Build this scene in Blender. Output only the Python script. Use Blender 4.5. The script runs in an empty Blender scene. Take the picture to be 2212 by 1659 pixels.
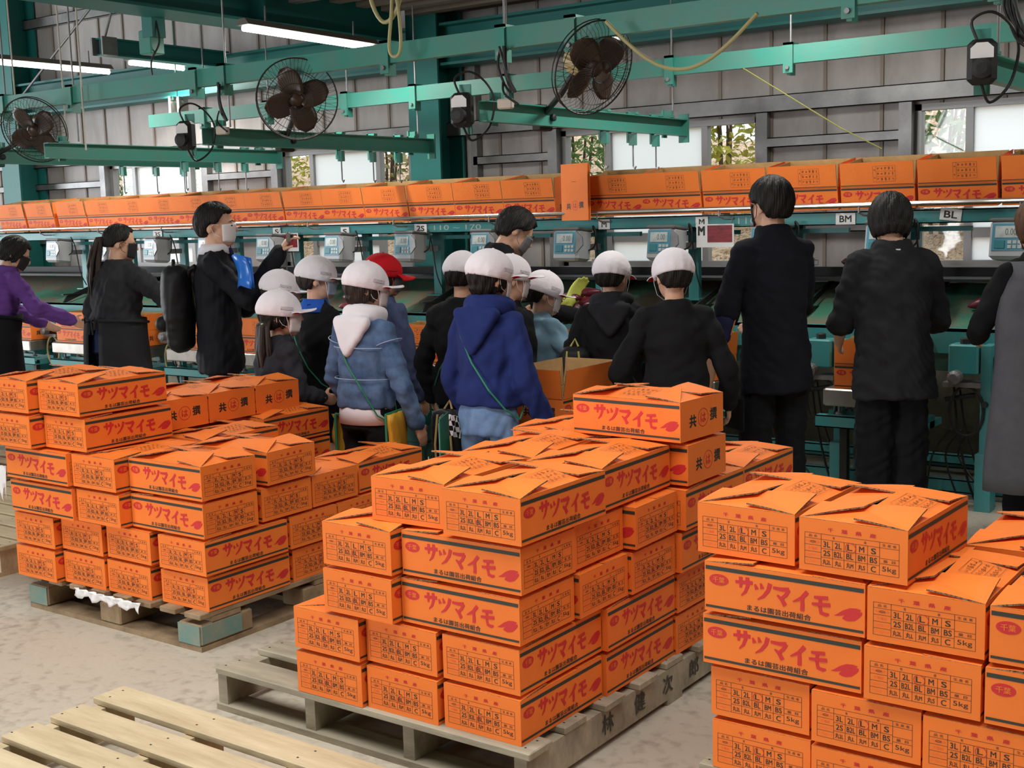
import bpy, bmesh, math, random
import numpy as np
from mathutils import Vector, Matrix, Euler
random.seed(7)
rng = np.random.default_rng(7)
SC = bpy.context.scene
COL = SC.collection
PI = math.pi

# ------------------------------------------------------------------ camera, exposure
CAM_H = 1.5855
FPX, PITCH, ROLL, YAW = 2694.5, 0.13393, -0.028657, math.radians(36.0)
def cam_axes():
    cp, sp = math.cos(PITCH), math.sin(PITCH)
    fw, rt, up = Vector((0, cp, -sp)), Vector((1, 0, 0)), Vector((0, sp, cp))
    cr, sr = math.cos(ROLL), math.sin(ROLL)
    r2, u2 = rt*cr + up*sr, up*cr - rt*sr
    M = Matrix.Rotation(YAW, 3, 'Z')
    return M @ r2, M @ u2, M @ fw
RT, UP, FW = cam_axes()
cd = bpy.data.cameras.new('camera')
cam = bpy.data.objects.new('camera', cd); COL.objects.link(cam)
cd.sensor_fit = 'HORIZONTAL'; cd.sensor_width = 36.0; cd.lens = 36.0*FPX/2212
cd.clip_start = 0.05; cd.clip_end = 200
cam.matrix_world = Matrix(((RT.x, UP.x, -FW.x, 0), (RT.y, UP.y, -FW.y, 0), (RT.z, UP.z, -FW.z, CAM_H), (0, 0, 0, 1)))
SC.camera = cam
SC.view_settings.view_transform = 'Standard'
SC.view_settings.look = 'None'
SC.view_settings.gamma = 1.0
SC.view_settings.use_curve_mapping = False
SC.view_settings.exposure = 0.3

# ------------------------------------------------------------------ world and large lights
W = bpy.data.worlds.new('overcast'); SC.world = W; W.use_nodes = True
bg = W.node_tree.nodes['Background']
bg.inputs[0].default_value = (0.86, 0.93, 1.0, 1); bg.inputs[1].default_value = 1.9
def area(name, loc, target, sx, sy, power, col):
    l = bpy.data.lights.new(name, 'AREA'); l.shape = 'RECTANGLE'; l.size = sx; l.size_y = sy
    l.energy = power; l.color = col
    o = bpy.data.objects.new(name, l); COL.objects.link(o)
    o.location = loc
    o.rotation_euler = (Vector(target) - Vector(loc)).to_track_quat('-Z', 'Y').to_euler()
    return o
# daylight through the shutter doors (behind the photographer and at the side) and an added overhead fill, without a fixture, over the pallets
area('shutter_door_light', (-6.8, -5.7, 1.7), (-3.5, 3.0, 0.8), 4.2, 3.0, 230, (1.0, 0.98, 0.97))
area('side_door_light', (-15.6, 3.4, 1.8), (-5.0, 3.6, 0.9), 3.6, 3.0, 260, (0.95, 0.97, 1.0))
h_ = area('overhead_fill_light', (-2.2, 1.5, 4.3), (-2.3, 1.9, 0), 6.0, 1.6, 120, (1.0, 0.97, 0.93)); h_.data.spread = math.radians(125)

# ------------------------------------------------------------------ materials
MATS = {}
def mat(name, rgb, rough=0.6, metal=0.0, var=None, scale=8.0, bump=0.0, bscale=60.0, stretch=(1, 1, 1), spec=0.5, detail=6.0, ramp=(0.35, 0.7)):
    m = bpy.data.materials.new(name); m.use_nodes = True
    nt = m.node_tree; b = nt.nodes['Principled BSDF']
    b.inputs['Roughness'].default_value = rough; b.inputs['Metallic'].default_value = metal
    b.inputs['Specular IOR Level'].default_value = spec
    b.inputs['Base Color'].default_value = (*rgb, 1)
    if var is not None or bump:
        tc = nt.nodes.new('ShaderNodeTexCoord'); mp = nt.nodes.new('ShaderNodeMapping')
        mp.inputs['Scale'].default_value = stretch
        nt.links.new(tc.outputs['Object'], mp.inputs['Vector'])
    if var is not None:
        n = nt.nodes.new('ShaderNodeTexNoise'); n.inputs['Scale'].default_value = scale; n.inputs['Detail'].default_value = detail
        n.inputs['Roughness'].default_value = 0.62
        r = nt.nodes.new('ShaderNodeValToRGB')
        r.color_ramp.elements[0].position = ramp[0]; r.color_ramp.elements[1].position = ramp[1]
        r.color_ramp.elements[0].color = (*rgb, 1); r.color_ramp.elements[1].color = (*var, 1)
        nt.links.new(mp.outputs[0], n.inputs['Vector']); nt.links.new(n.outputs['Fac'], r.inputs['Fac'])
        nt.links.new(r.outputs['Color'], b.inputs['Base Color'])
    if bump:
        n2 = nt.nodes.new('ShaderNodeTexNoise'); n2.inputs['Scale'].default_value = bscale; n2.inputs['Detail'].default_value = 5
        bp = nt.nodes.new('ShaderNodeBump'); bp.inputs['Strength'].default_value = bump; bp.inputs['Distance'].default_value = 0.01
        nt.links.new(mp.outputs[0], n2.inputs['Vector']); nt.links.new(n2.outputs['Fac'], bp.inputs['Height'])
        nt.links.new(bp.outputs['Normal'], b.inputs['Normal'])
    MATS[name] = m
    return m
def S(r, g, b):                                     # sRGB 0..255 to linear
    return tuple(((c/255)/12.92 if c/255 <= 0.04045 else ((c/255+0.055)/1.055)**2.4) for c in (r, g, b))
CARD = mat('orange_cardboard', S(244, 128, 48), 0.62, var=S(238, 120, 42), scale=5, bump=0.04, bscale=130, stretch=(1, 1, 1), spec=0.35)
KRAFT = mat('kraft_cardboard', S(205, 170, 118), 0.75, var=S(190, 152, 100), scale=14)
EDGE = mat('cut_cardboard_edge', S(150, 120, 88), 0.85, var=S(70, 52, 38), scale=160, ramp=(0.45, 0.6))
RED = mat('red_ink', S(206, 38, 42), 0.6)
REDP = mat('pale_red_ink', S(226, 92, 50), 0.6)
BLK = mat('black_ink', S(38, 40, 36), 0.6)
GRN = mat('stripe_ink', S(46, 52, 44), 0.6)
PENR = mat('red_pen', S(190, 30, 40), 0.5)
TEAL = mat('teal_paint', S(56, 146, 130), 0.42, var=S(84, 138, 126), scale=6, bump=0.06, bscale=40)
TEALB = mat('machine_teal_paint', S(44, 142, 146), 0.45, var=S(80, 140, 138), scale=9, bump=0.08, bscale=40)
TEALD = mat('girder_paint', S(28, 118, 112), 0.5, var=S(34, 108, 106), scale=2)
STEEL = mat('galvanised_steel', S(150, 150, 150), 0.45, 0.55, var=S(118, 118, 120), scale=5, bump=0.05)
CHROME = mat('polished_tube', S(225, 222, 215), 0.22, 0.95)
INOX = mat('stainless_sheet', S(190, 186, 180), 0.32, 0.85, var=S(165, 158, 150), scale=6)
DARK = mat('black_steel', S(34, 32, 30), 0.55, 0.2, var=S(52, 46, 42), scale=12)
RUBBER = mat('black_rubber', S(26, 26, 27), 0.6)
CABLE = mat('black_cable', S(24, 24, 24), 0.5)
HOSE = mat('yellowed_hose', S(178, 172, 120), 0.5)
ROPE = mat('yellow_green_rope', S(132, 132, 62), 0.7)
PLAST = mat('grey_plastic', S(168, 172, 176), 0.45)
PLASTD = mat('dark_grey_plastic', S(96, 96, 96), 0.5)
PANEL = mat('blue_keypad', S(74, 138, 160), 0.4)
LCD = mat('lcd_display', S(196, 204, 200), 0.25, var=S(150, 158, 156), scale=9)
WHITEP = mat('white_paper', S(236, 236, 236), 0.7)
CHALK = mat('chalk', S(170, 196, 194), 0.9)
WALLM = mat('wall_panel', S(178, 174, 172), 0.55, var=S(148, 142, 138), scale=3.5, bump=0.1, bscale=30, stretch=(1, 1, 0.35))
SEAM = mat('wall_seam', S(138, 126, 116), 0.6)
ALU = mat('window_aluminium', S(150, 150, 150), 0.45, 0.4)
CONC = mat('plinth_concrete', S(180, 176, 158), 0.85, var=S(140, 134, 116), scale=7, bump=0.2)
WOOD = mat('pallet_wood', S(206, 190, 156), 0.75, var=S(176, 158, 124), scale=9, bump=0.25, bscale=50, stretch=(0.25, 1.6, 1))
WOODG = mat('weathered_pallet_wood', S(172, 164, 142), 0.8, var=S(126, 118, 102), scale=8, bump=0.25, bscale=50, stretch=(0.25, 1.6, 1))
WOODD = mat('old_brown_pallet_wood', S(158, 136, 106), 0.8, var=S(116, 96, 72), scale=9, bump=0.25, bscale=50)
TEALW = mat('teal_brushed_wood', S(98, 138, 132), 0.75, var=S(140, 142, 124), scale=14)
INKW = mat('stamp_ink', S(62, 60, 56), 0.8)
FANB = mat('fan_blade_brown', S(70, 52, 40), 0.35)
FANM = mat('fan_motor_beige', S(196, 178, 130), 0.5)
DECK = mat('deck_brown', S(120, 84, 48), 0.7, var=S(94, 70, 46), scale=3, stretch=(0.2, 2, 1))
ROOFM = mat('roof_sheet', S(120, 118, 112), 0.7)
CHUTE = mat('worn_chute_mat', S(58, 122, 98), 0.8, var=S(112, 102, 84), scale=3.2, bump=0.5, bscale=90, ramp=(0.42, 0.56))
POTATO = mat('sweet_potato_skin', S(120, 34, 52), 0.38, var=S(92, 26, 44), scale=9, bump=0.15, bscale=30)
SKIN = mat('skin', S(216, 170, 142), 0.5, var=S(206, 156, 128), scale=5)
HAIR = mat('black_hair', S(20, 18, 17), 0.6, var=S(34, 29, 27), scale=60, stretch=(1, 1, 0.08), bump=0.7, bscale=90, spec=0.3)
HAIRB = mat('brown_black_hair', S(36, 30, 27), 0.58, var=S(62, 50, 44), scale=60, stretch=(1, 1, 0.08), bump=0.7, bscale=90, spec=0.3)
HAIRBR = mat('chestnut_hair', S(84, 58, 42), 0.58, var=S(104, 74, 54), scale=60, stretch=(1, 1, 0.08), bump=0.7, bscale=90, spec=0.3)
CAPW = mat('white_cap_cotton', S(236, 230, 236), 0.9, bump=0.5, bscale=26, spec=0.2)
CAPR = mat('red_cap_cotton', S(190, 22, 32), 0.85, bump=0.5, bscale=26, spec=0.2)
MASKW = mat('white_mask', S(232, 226, 226), 0.85, bump=0.1, bscale=40)
EYE = mat('eye_dark', S(24, 20, 20), 0.2)
def cloth(name, rgb, var=None, rough=0.9, b=0.35, bs=14):
    return mat(name, rgb, rough, var=var, scale=12, bump=b, bscale=bs, spec=0.25)
def leafm(name, a, b):
    return mat(name, a, 0.5, var=b, scale=3.0, ramp=(0.4, 0.6))

# frosted and clear panes
def glassm(name, frosted):
    m = bpy.data.materials.new(name); m.use_nodes = True; nt = m.node_tree
    out = nt.nodes['Material Output']; nt.nodes.remove(nt.nodes['Principled BSDF'])
    gl = nt.nodes.new('ShaderNodeBsdfGlossy'); gl.inputs['Roughness'].default_value = 0.25 if frosted else 0.03
    mx = nt.nodes.new('ShaderNodeMixShader'); mx.inputs[0].default_value = 0.06 if frosted else 0.05
    if frosted:
        tr = nt.nodes.new('ShaderNodeBsdfTranslucent'); tr.inputs['Color'].default_value = (0.93, 0.96, 0.96, 1)
    else:
        tr = nt.nodes.new('ShaderNodeBsdfTransparent'); tr.inputs['Color'].default_value = (0.95, 0.97, 0.96, 1)
    nt.links.new(tr.outputs[0], mx.inputs[1]); nt.links.new(gl.outputs[0], mx.inputs[2]); nt.links.new(mx.outputs[0], out.inputs['Surface'])
    MATS[name] = m
    return m
FROST = glassm('frosted_glass', True); CLEAR = glassm('clear_glass', False)
def emit(name, rgb, st):
    m = bpy.data.materials.new(name); m.use_nodes = True; nt = m.node_tree
    b = nt.nodes['Principled BSDF']; b.inputs['Emission Color'].default_value = (*rgb, 1); b.inputs['Emission Strength'].default_value = st
    b.inputs['Base Color'].default_value = (*rgb, 1)
    return m
TUBE = emit('lit_tube', (1.0, 0.97, 0.9), 9.0)

def floor_mat():
    m = bpy.data.materials.new('floor_concrete'); m.use_nodes = True; nt = m.node_tree; b = nt.nodes['Principled BSDF']
    tc = nt.nodes.new('ShaderNodeTexCoord')
    n1 = nt.nodes.new('ShaderNodeTexNoise'); n1.inputs['Scale'].default_value = 1.6; n1.inputs['Detail'].default_value = 9; n1.inputs['Roughness'].default_value = 0.65
    n2 = nt.nodes.new('ShaderNodeTexNoise'); n2.inputs['Scale'].default_value = 22; n2.inputs['Detail'].default_value = 10; n2.inputs['Distortion'].default_value = 0.25
    mx = nt.nodes.new('ShaderNodeMath'); mx.operation = 'ADD'
    r = nt.nodes.new('ShaderNodeValToRGB'); e = r.color_ramp.elements
    e[0].position = 0.72; e[0].color = (*S(152, 143, 128), 1); e[1].position = 1.2; e[1].color = (*S(186, 178, 162), 1)
    bp = nt.nodes.new('ShaderNodeBump'); bp.inputs['Strength'].default_value = 0.35; bp.inputs['Distance'].default_value = 0.01
    for n in (n1, n2): nt.links.new(tc.outputs['Object'], n.inputs['Vector'])
    nt.links.new(n1.outputs['Fac'], mx.inputs[0]); nt.links.new(n2.outputs['Fac'], mx.inputs[1])
    nt.links.new(mx.outputs[0], r.inputs['Fac']); nt.links.new(r.outputs['Color'], b.inputs['Base Color'])
    nt.links.new(n2.outputs['Fac'], bp.inputs['Height']); nt.links.new(bp.outputs['Normal'], b.inputs['Normal'])
    b.inputs['Roughness'].default_value = 0.62
    return m
FLOORM = floor_mat()
def litter_mat():
    m = bpy.data.materials.new('leaf_litter'); m.use_nodes = True; nt = m.node_tree; b = nt.nodes['Principled BSDF']
    tc = nt.nodes.new('ShaderNodeTexCoord')
    v = nt.nodes.new('ShaderNodeTexVoronoi'); v.inputs['Scale'].default_value = 16; v.inputs['Randomness'].default_value = 1
    n = nt.nodes.new('ShaderNodeTexNoise'); n.inputs['Scale'].default_value = 9; n.inputs['Detail'].default_value = 6
    a = nt.nodes.new('ShaderNodeVectorMath'); a.operation = 'ADD'
    r = nt.nodes.new('ShaderNodeValToRGB'); e = r.color_ramp.elements
    e[0].position = 0.1; e[0].color = (*S(120, 92, 66), 1); e[1].position = 0.8; e[1].color = (*S(226, 200, 172), 1)
    k = e.new(0.45); k.color = (*S(196, 160, 128), 1)
    nt.links.new(tc.outputs['Object'], n.inputs['Vector']); nt.links.new(tc.outputs['Object'], a.inputs[0]); nt.links.new(n.outputs['Color'], a.inputs[1])
    nt.links.new(a.outputs[0], v.inputs['Vector']); nt.links.new(v.outputs['Color'], r.inputs['Fac']); nt.links.new(r.outputs['Color'], b.inputs['Base Color'])
    b.inputs['Roughness'].default_value = 0.9
    return m
LITTER = litter_mat()

# ------------------------------------------------------------------ mesh helpers
class MB:
    """collects shapes; build() links them as one mesh object"""
    def __init__(s): s.v = []; s.f = []; s.m = []
    def add(s, vs, fs, mi=0):
        b = len(s.v); s.v += [tuple(p) for p in vs]; s.f += [tuple(i+b for i in f) for f in fs]; s.m += [mi]*len(fs)
    def box(s, x0, y0, z0, x1, y1, z1, mi=0, M=None):
        vs = [Vector(p) for p in ((x0,y0,z0),(x1,y0,z0),(x1,y1,z0),(x0,y1,z0),(x0,y0,z1),(x1,y0,z1),(x1,y1,z1),(x0,y1,z1))]
        if M is not None: vs = [M @ p for p in vs]
        s.add(vs, [(0,3,2,1),(4,5,6,7),(0,1,5,4),(1,2,6,5),(2,3,7,6),(3,0,4,7)], mi)
    def cbox(s, c, d, mi=0, M=None):
        s.box(c[0]-d[0]/2, c[1]-d[1]/2, c[2]-d[2]/2, c[0]+d[0]/2, c[1]+d[1]/2, c[2]+d[2]/2, mi, M)
    def rbox(s, x0, y0, z0, x1, y1, z1, r=0.01, mi=0, M=None):          # box with chamfered vertical and top edges
        ring = [(x0+r,y0),(x1-r,y0),(x1,y0+r),(x1,y1-r),(x1-r,y1),(x0+r,y1),(x0,y1-r),(x0,y0+r)]
        cx, cy = (x0+x1)/2, (y0+y1)/2
        kx, ky = 1-2*r/(x1-x0), 1-2*r/(y1-y0)
        vs = [(cx+(p[0]-cx)*kx, cy+(p[1]-cy)*ky, z0) for p in ring] + [(p[0], p[1], z0+r) for p in ring] + [(p[0], p[1], z1-r) for p in ring] + [(cx+(p[0]-cx)*kx, cy+(p[1]-cy)*ky, z1) for p in ring]
        if M is not None: vs = [M @ Vector(p) for p in vs]
        fs = [tuple(range(7, -1, -1)), tuple(range(24, 32))]
        for k in range(3):
            for i in range(8): fs.append((k*8+i, k*8+(i+1) % 8, (k+1)*8+(i+1) % 8, (k+1)*8+i))
        s.add(vs, fs, mi)
    def tube(s, pts, r, n=8, mi=0, closed=False):
        pts = [Vector(p) for p in pts]; N = len(pts)
        rr = r if isinstance(r, (list, tuple)) else [r]*N
        t0 = (pts[1]-pts[0]).normalized()
        a = t0.orthogonal().normalized()
        vs = []
        for i, p in enumerate(pts):
            if closed: t = pts[(i+1) % N]-pts[i-1]
            elif i == 0: t = pts[1]-pts[0]
            elif i == N-1: t = pts[-1]-pts[-2]
            else: t = pts[i+1]-pts[i-1]
            t = t.normalized() if t.length > 1e-9 else t0
            a = (a - t*a.dot(t))
            a = a.normalized() if a.length > 1e-6 else t.orthogonal().normalized()
            b = t.cross(a)
            for k in range(n):
                w = 2*PI*k/n
                vs.append(p + (a*math.cos(w)+b*math.sin(w))*rr[i])
        fs = []
        for i in range(N if closed else N-1):
            j = (i+1) % N
            for k in range(n): fs.append((i*n+k, i*n+(k+1) % n, j*n+(k+1) % n, j*n+k))
        if not closed:
            fs.append(tuple(range(n-1, -1, -1))); fs.append(tuple((N-1)*n+k for k in range(n)))
        s.add(vs, fs, mi)
    def curve(s, pts, r, n=8, mi=0, sub=6):                             # tube along a smooth curve through the points
        P = [Vector(p) for p in pts]; Q = []
        for i in range(len(P)-1):
            a, b, c, d = P[max(i-1, 0)], P[i], P[i+1], P[min(i+2, len(P)-1)]
            for k in range(sub):
                t = k/sub
                Q.append(0.5*((2*b)+(c-a)*t+(2*a-5*b+4*c-d)*t*t+(3*b-a-3*c+d)*t*t*t))
        Q.append(P[-1]); s.tube(Q, r, n, mi)
    def lathe(s, prof, n=24, mi=0, M=None):                             # profile (r, z), closed on the axis when r = 0
        vs = []; fs = []
        for r, z in prof:
            for k in range(n):
                w = 2*PI*k/n; vs.append(Vector((r*math.cos(w), r*math.sin(w), z)))
        for i in range(len(prof)-1):
            for k in range(n): fs.append((i*n+k, i*n+(k+1) % n, (i+1)*n+(k+1) % n, (i+1)*n+k))
        fs.append(tuple(range(n-1, -1, -1))); fs.append(tuple((len(prof)-1)*n+k for k in range(n)))
        if M is not None: vs = [M @ p for p in vs]
        s.add(vs, fs, mi)
    def prism(s, poly, z0, z1, mi=0, M=None):                           # polygon in xy, extruded in z
        n = len(poly)
        vs = [Vector((p[0], p[1], z0)) for p in poly]+[Vector((p[0], p[1], z1)) for p in poly]
        if M is not None: vs = [M @ p for p in vs]
        fs = [tuple(range(n-1, -1, -1)), tuple(range(n, 2*n))]+[(i, (i+1) % n, n+(i+1) % n, n+i) for i in range(n)]
        s.add(vs, fs, mi)
    def poly(s, pts, mi=0, M=None):
        vs = [Vector(p) for p in pts]
        if M is not None: vs = [M @ p for p in vs]
        s.add(vs, [tuple(range(len(vs)))], mi)
    def ell(s, c, r, mi=0, M=None, nu=16, nv=10):
        vs = [Vector((0, 0, -1))]; fs = []
        for j in range(1, nv):
            t = -PI/2+PI*j/nv
            for i in range(nu):
                w = 2*PI*i/nu; vs.append(Vector((math.cos(t)*math.cos(w), math.cos(t)*math.sin(w), math.sin(t))))
        vs.append(Vector((0, 0, 1)))
        vs = [Vector((p.x*r[0]+c[0], p.y*r[1]+c[1], p.z*r[2]+c[2])) for p in vs]
        if M is not None: vs = [M @ p for p in vs]
        for i in range(nu): fs.append((0, 1+(i+1) % nu, 1+i))
        for j in range(nv-2):
            for i in range(nu): fs.append((1+j*nu+i, 1+j*nu+(i+1) % nu, 1+(j+1)*nu+(i+1) % nu, 1+(j+1)*nu+i))
        L = len(vs)-1
        for i in range(nu): fs.append((1+(nv-2)*nu+i, 1+(nv-2)*nu+(i+1) % nu, L))
        s.add(vs, fs, mi)
    def cap(s, a, b, r1, r2, n=10, mi=0):                               # tapered capsule
        a, b = Vector(a), Vector(b); t = (b-a); L = t.length; t = t.normalized() if L > 1e-6 else Vector((0, 0, 1))
        pts = []; rr = []
        for k in range(4):
            w = PI/2*(1-k/4); pts.append(a-t*r1*math.sin(w)); rr.append(max(r1*math.cos(w), 1e-4))
        pts.append(a); rr.append(r1); pts.append(b); rr.append(r2)
        for k in range(1, 5):
            w = PI/2*k/4; pts.append(b+t*r2*math.sin(w)); rr.append(max(r2*math.cos(w), 1e-4))
        s.tube(pts, rr, n, mi)
    def loft(s, secs, n=18, mi=0):                                      # sections (centre, half axis a, half axis b)
        vs = []; fs = []
        for c, a, b in secs:
            c, a, b = Vector(c), Vector(a), Vector(b)
            for k in range(n):
                w = 2*PI*k/n; vs.append(c+a*math.cos(w)+b*math.sin(w))
        for i in range(len(secs)-1):
            for k in range(n): fs.append((i*n+k, i*n+(k+1) % n, (i+1)*n+(k+1) % n, (i+1)*n+k))
        fs.append(tuple(range(n-1, -1, -1))); fs.append(tuple((len(secs)-1)*n+k for k in range(n)))
        s.add(vs, fs, mi)
    def sheet(s, G, th, mi=0, me=None):                                 # grid of points (rows x cols) given a thickness
        nr, nc = len(G), len(G[0]); P = [[Vector(p) for p in row] for row in G]
        N = [[None]*nc for _ in range(nr)]
        for i in range(nr):
            for j in range(nc):
                du = P[min(i+1, nr-1)][j]-P[max(i-1, 0)][j]; dv = P[i][min(j+1, nc-1)]-P[i][max(j-1, 0)]
                q = du.cross(dv); N[i][j] = q.normalized() if q.length > 1e-9 else Vector((0, 0, 1))
        vs = [P[i][j] for i in range(nr) for j in range(nc)]+[P[i][j]-N[i][j]*th for i in range(nr) for j in range(nc)]
        o = nr*nc; fs = []; fe = []
        for i in range(nr-1):
            for j in range(nc-1):
                a, b, c, d = i*nc+j, (i+1)*nc+j, (i+1)*nc+j+1, i*nc+j+1
                fs.append((a, b, c, d)); fs.append((a+o, d+o, c+o, b+o))
        rim = [j for j in range(nc)]+[i*nc+nc-1 for i in range(1, nr)]+[(nr-1)*nc+j for j in range(nc-2, -1, -1)]+[i*nc for i in range(nr-2, 0, -1)]
        for k in range(len(rim)):
            a, b = rim[k], rim[(k+1) % len(rim)]; fe.append((a, b, b+o, a+o))
        b0 = len(s.v); s.add(vs, fs, mi)
        s.f += [tuple(i+b0 for i in f) for f in fe]; s.m += [mi if me is None else me]*len(fe)
    def mesh(s, name, mats, smooth=False):
        me = bpy.data.meshes.new(name); me.from_pydata([tuple(p) for p in s.v], [], s.f)
        for m in (mats if isinstance(mats, (list, tuple)) else [mats]): me.materials.append(m)
        me.polygons.foreach_set('material_index', s.m)
        if smooth: me.polygons.foreach_set('use_smooth', [True]*len(me.polygons))
        me.update()
        return me
    def build(s, name, mats, parent=None, smooth=False):
        o = bpy.data.objects.new(name, s.mesh(name, mats, smooth)); COL.objects.link(o); o.parent = parent
        return o

def tag(o, label=None, cat=None, group=None, kind=None):
    if label: o['label'] = label
    if cat: o['category'] = cat
    if group: o['group'] = group
    if kind: o['kind'] = kind
    return o
def thing(name, label, cat, loc=(0, 0, 0), rz=0.0, group=None):
    o = bpy.data.objects.new(name, None); COL.objects.link(o); o.empty_display_size = 0.1
    o.location = loc; o.rotation_euler = (0, 0, rz)
    return tag(o, label, cat, group)
KIDS = {}
def copy_tree(o, parent=None):
    c = o.copy(); COL.objects.link(c); c.parent = parent
    for ch in list(o.children): copy_tree(ch, c)
    return c
def struct(name, mb, m, smooth=False):
    return tag(mb.build(name, m, None, smooth), kind='structure')
def link_mesh(name, me, parent=None):
    o = bpy.data.objects.new(name, me); COL.objects.link(o); o.parent = parent
    return o

# ------------------------------------------------------------------ printed text as thin polygons
_TX = {}
def text_polys(s, bold=0.0):
    """[(x, y) vertices], faces of one line of text, height of a capital about 0.7"""
    if (s, bold) in _TX: return _TX[(s, bold)]
    c = bpy.data.curves.new('t', 'FONT'); c.body = s; c.offset = bold; c.resolution_u = 3
    o = bpy.data.objects.new('t', c); COL.objects.link(o)
    dg = bpy.context.evaluated_depsgraph_get(); me = bpy.data.meshes.new_from_object(o.evaluated_get(dg))
    vs = [(v.co.x, v.co.y) for v in me.vertices]; fs = [tuple(p.vertices) for p in me.polygons]
    bpy.data.objects.remove(o); bpy.data.curves.remove(c); bpy.data.meshes.remove(me)
    _TX[(s, bold)] = (vs, fs)
    return vs, fs
def put_text(mb, s, cx, cy, w, h, M, mi, bold=0.0):
    """fits the text into the w x h rectangle centred on (cx, cy) of the plane M (x right, y up, z out); bold lays four shifted prints over each other"""
    vs, fs = text_polys(s)
    xs = [p[0] for p in vs]; ys = [p[1] for p in vs]
    x0, x1, y0, y1 = min(xs), max(xs), min(ys), max(ys)
    kx, ky = w/max(x1-x0, 1e-6), h/max(y1-y0, 1e-6)
    for i, (dx, dy) in enumerate(((0, 0),) if bold == 0 else ((-1, -1), (1, -1), (1, 1), (-1, 1))):
        mb.add([M @ Vector((cx+(x-(x0+x1)/2+dx*bold)*kx, cy+(y-(y0+y1)/2+dy*bold)*ky, 0.00005*i)) for x, y in vs], fs, mi)
_ZS = [0]
def stroke(mb, pts, ws, M, mi):
    """a brush stroke: polyline with a width at each point"""
    n = len(pts); L = []; R = []; _ZS[0] = (_ZS[0]+1) % 14
    for i in range(n):
        a = pts[max(i-1, 0)]; b = pts[min(i+1, n-1)]
        dx, dy = b[0]-a[0], b[1]-a[1]; l = math.hypot(dx, dy) or 1
        nx, ny = -dy/l, dx/l; w = ws[i]/2
        L.append((pts[i][0]+nx*w, pts[i][1]+ny*w)); R.append((pts[i][0]-nx*w, pts[i][1]-ny*w))
    for i in range(n-1):
        q = [R[i], R[i+1], L[i+1], L[i]]
        mb.poly([(p[0], p[1], 0.00005*_ZS[0]) for p in q], mi, M)
def ring2d(mb, cx, cy, rx, ry, t, M, mi, n=28):
    for k in range(n):
        a, b = 2*PI*k/n, 2*PI*(k+1)/n
        mb.poly([(cx+math.cos(a)*(rx-t), cy+math.sin(a)*(ry-t), 0), (cx+math.cos(a)*rx, cy+math.sin(a)*ry, 0),
                 (cx+math.cos(b)*rx, cy+math.sin(b)*ry, 0), (cx+math.cos(b)*(rx-t), cy+math.sin(b)*(ry-t), 0)], mi, M)
def plane(o, x, y):
    """matrix with x axis x, y axis y, z out, origin o"""
    x, y = Vector(x), Vector(y); z = x.cross(y)
    return Matrix(((x.x, y.x, z.x, o[0]), (x.y, y.y, z.y, o[1]), (x.z, y.z, z.z, o[2]), (0, 0, 0, 1)))

# ------------------------------------------------------------------ building shell
WV = 7.90
mb = MB(); mb.box(-16, -6, -0.12, 6, 8.02, 0.0); struct('floor', mb, FLOORM)
# back wall: openings for four window bands between z 1.20 and 2.20
WIN = [(-10.62, -9.18), (-8.18, -6.66), (-5.22, -3.62), (-2.58, -0.95)]
WZ0, WZ1 = 1.20, 2.20
mb = MB()
mb.box(-16, WV, 0.18, 6, WV+0.1, WZ0, 0); mb.box(-16, WV, WZ1, 6, WV+0.1, 5.2, 0)
xs = [-16]+[v for w in WIN for v in w]+[6]
for i in range(0, len(xs), 2): mb.box(xs[i], WV, WZ0, xs[i+1], WV+0.1, WZ1, 0)
# pressed panel seams every 0.37 m
k = -15.88
while k < 5.9:
    for z0, z1 in ((0.18, WZ0), (WZ1, 5.2)): mb.box(k-0.011, WV-0.012, z0, k+0.011, WV, z1, 1)
    if not any(a-0.02 < k < b+0.02 for a, b in WIN): mb.box(k-0.011, WV-0.012, WZ0, k+0.011, WV, WZ1, 1)
    k += 0.374
struct('wall_back', mb, [WALLM, SEAM])
mb = MB(); mb.box(-16, WV-0.06, 0, 6, WV+0.1, 0.18, 0); mb.box(-16, WV-0.03, 0.18, 6, WV, 0.62, 0); struct('baseboard_back', mb, CONC)
mb = MB()
for x0, x1, z0, z1 in ((-16, -9.0, 0, 5.06), (-4.6, 6, 0, 5.06), (-9.0, -4.6, 3.2, 5.06)): mb.box(x0, -5.6, z0, x1, -5.5, z1)
struct('wall_front', mb, WALLM)
mb = MB()
for y0, y1, z0, z1 in ((-5.5, 1.6, 0, 5.06), (5.3, 8.0, 0, 5.06), (1.6, 5.3, 3.3, 5.06)): mb.box(-16.1, y0, z0, -16, y1, z1)
struct('wall_left', mb, WALLM)
mb = MB(); mb.box(6, -5.6, 0, 6.1, 8.0, 5.06); struct('wall_right', mb, WALLM)
# girts: steel channels along the wall
def channel_x(mb, x0, x1, v0, z0, z1, d=0.06, t=0.006, mi=0):
    mb.box(x0, v0, z0, x1, v0+t, z1, mi); mb.box(x0, v0, z0, x1, v0+d, z0+t, mi); mb.box(x0, v0, z1-t, x1, v0+d, z1, mi)
mb = MB()
channel_x(mb, -16, 6, WV-0.075, 2.215, 2.325)
channel_x(mb, -16, 6, WV-0.075, 3.62, 3.72)
struct('trim_1', mb, STEEL)
mb = MB()
for a, b in ((-16, -10.7), (-9.1, -8.26), (-6.0, -5.3), (-3.54, -2.66)):
    channel_x(mb, a, b, WV-0.07, 1.985, 2.05); channel_x(mb, a, b, WV-0.07, 1.425, 1.485)
struct('trim_2', mb, STEEL)
mb = MB()
for a, b in WIN:
    for x in (a-0.08, b): mb.box(x, WV-0.07, 0.62, x+0.08, WV+0.02, 2.215)
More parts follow.
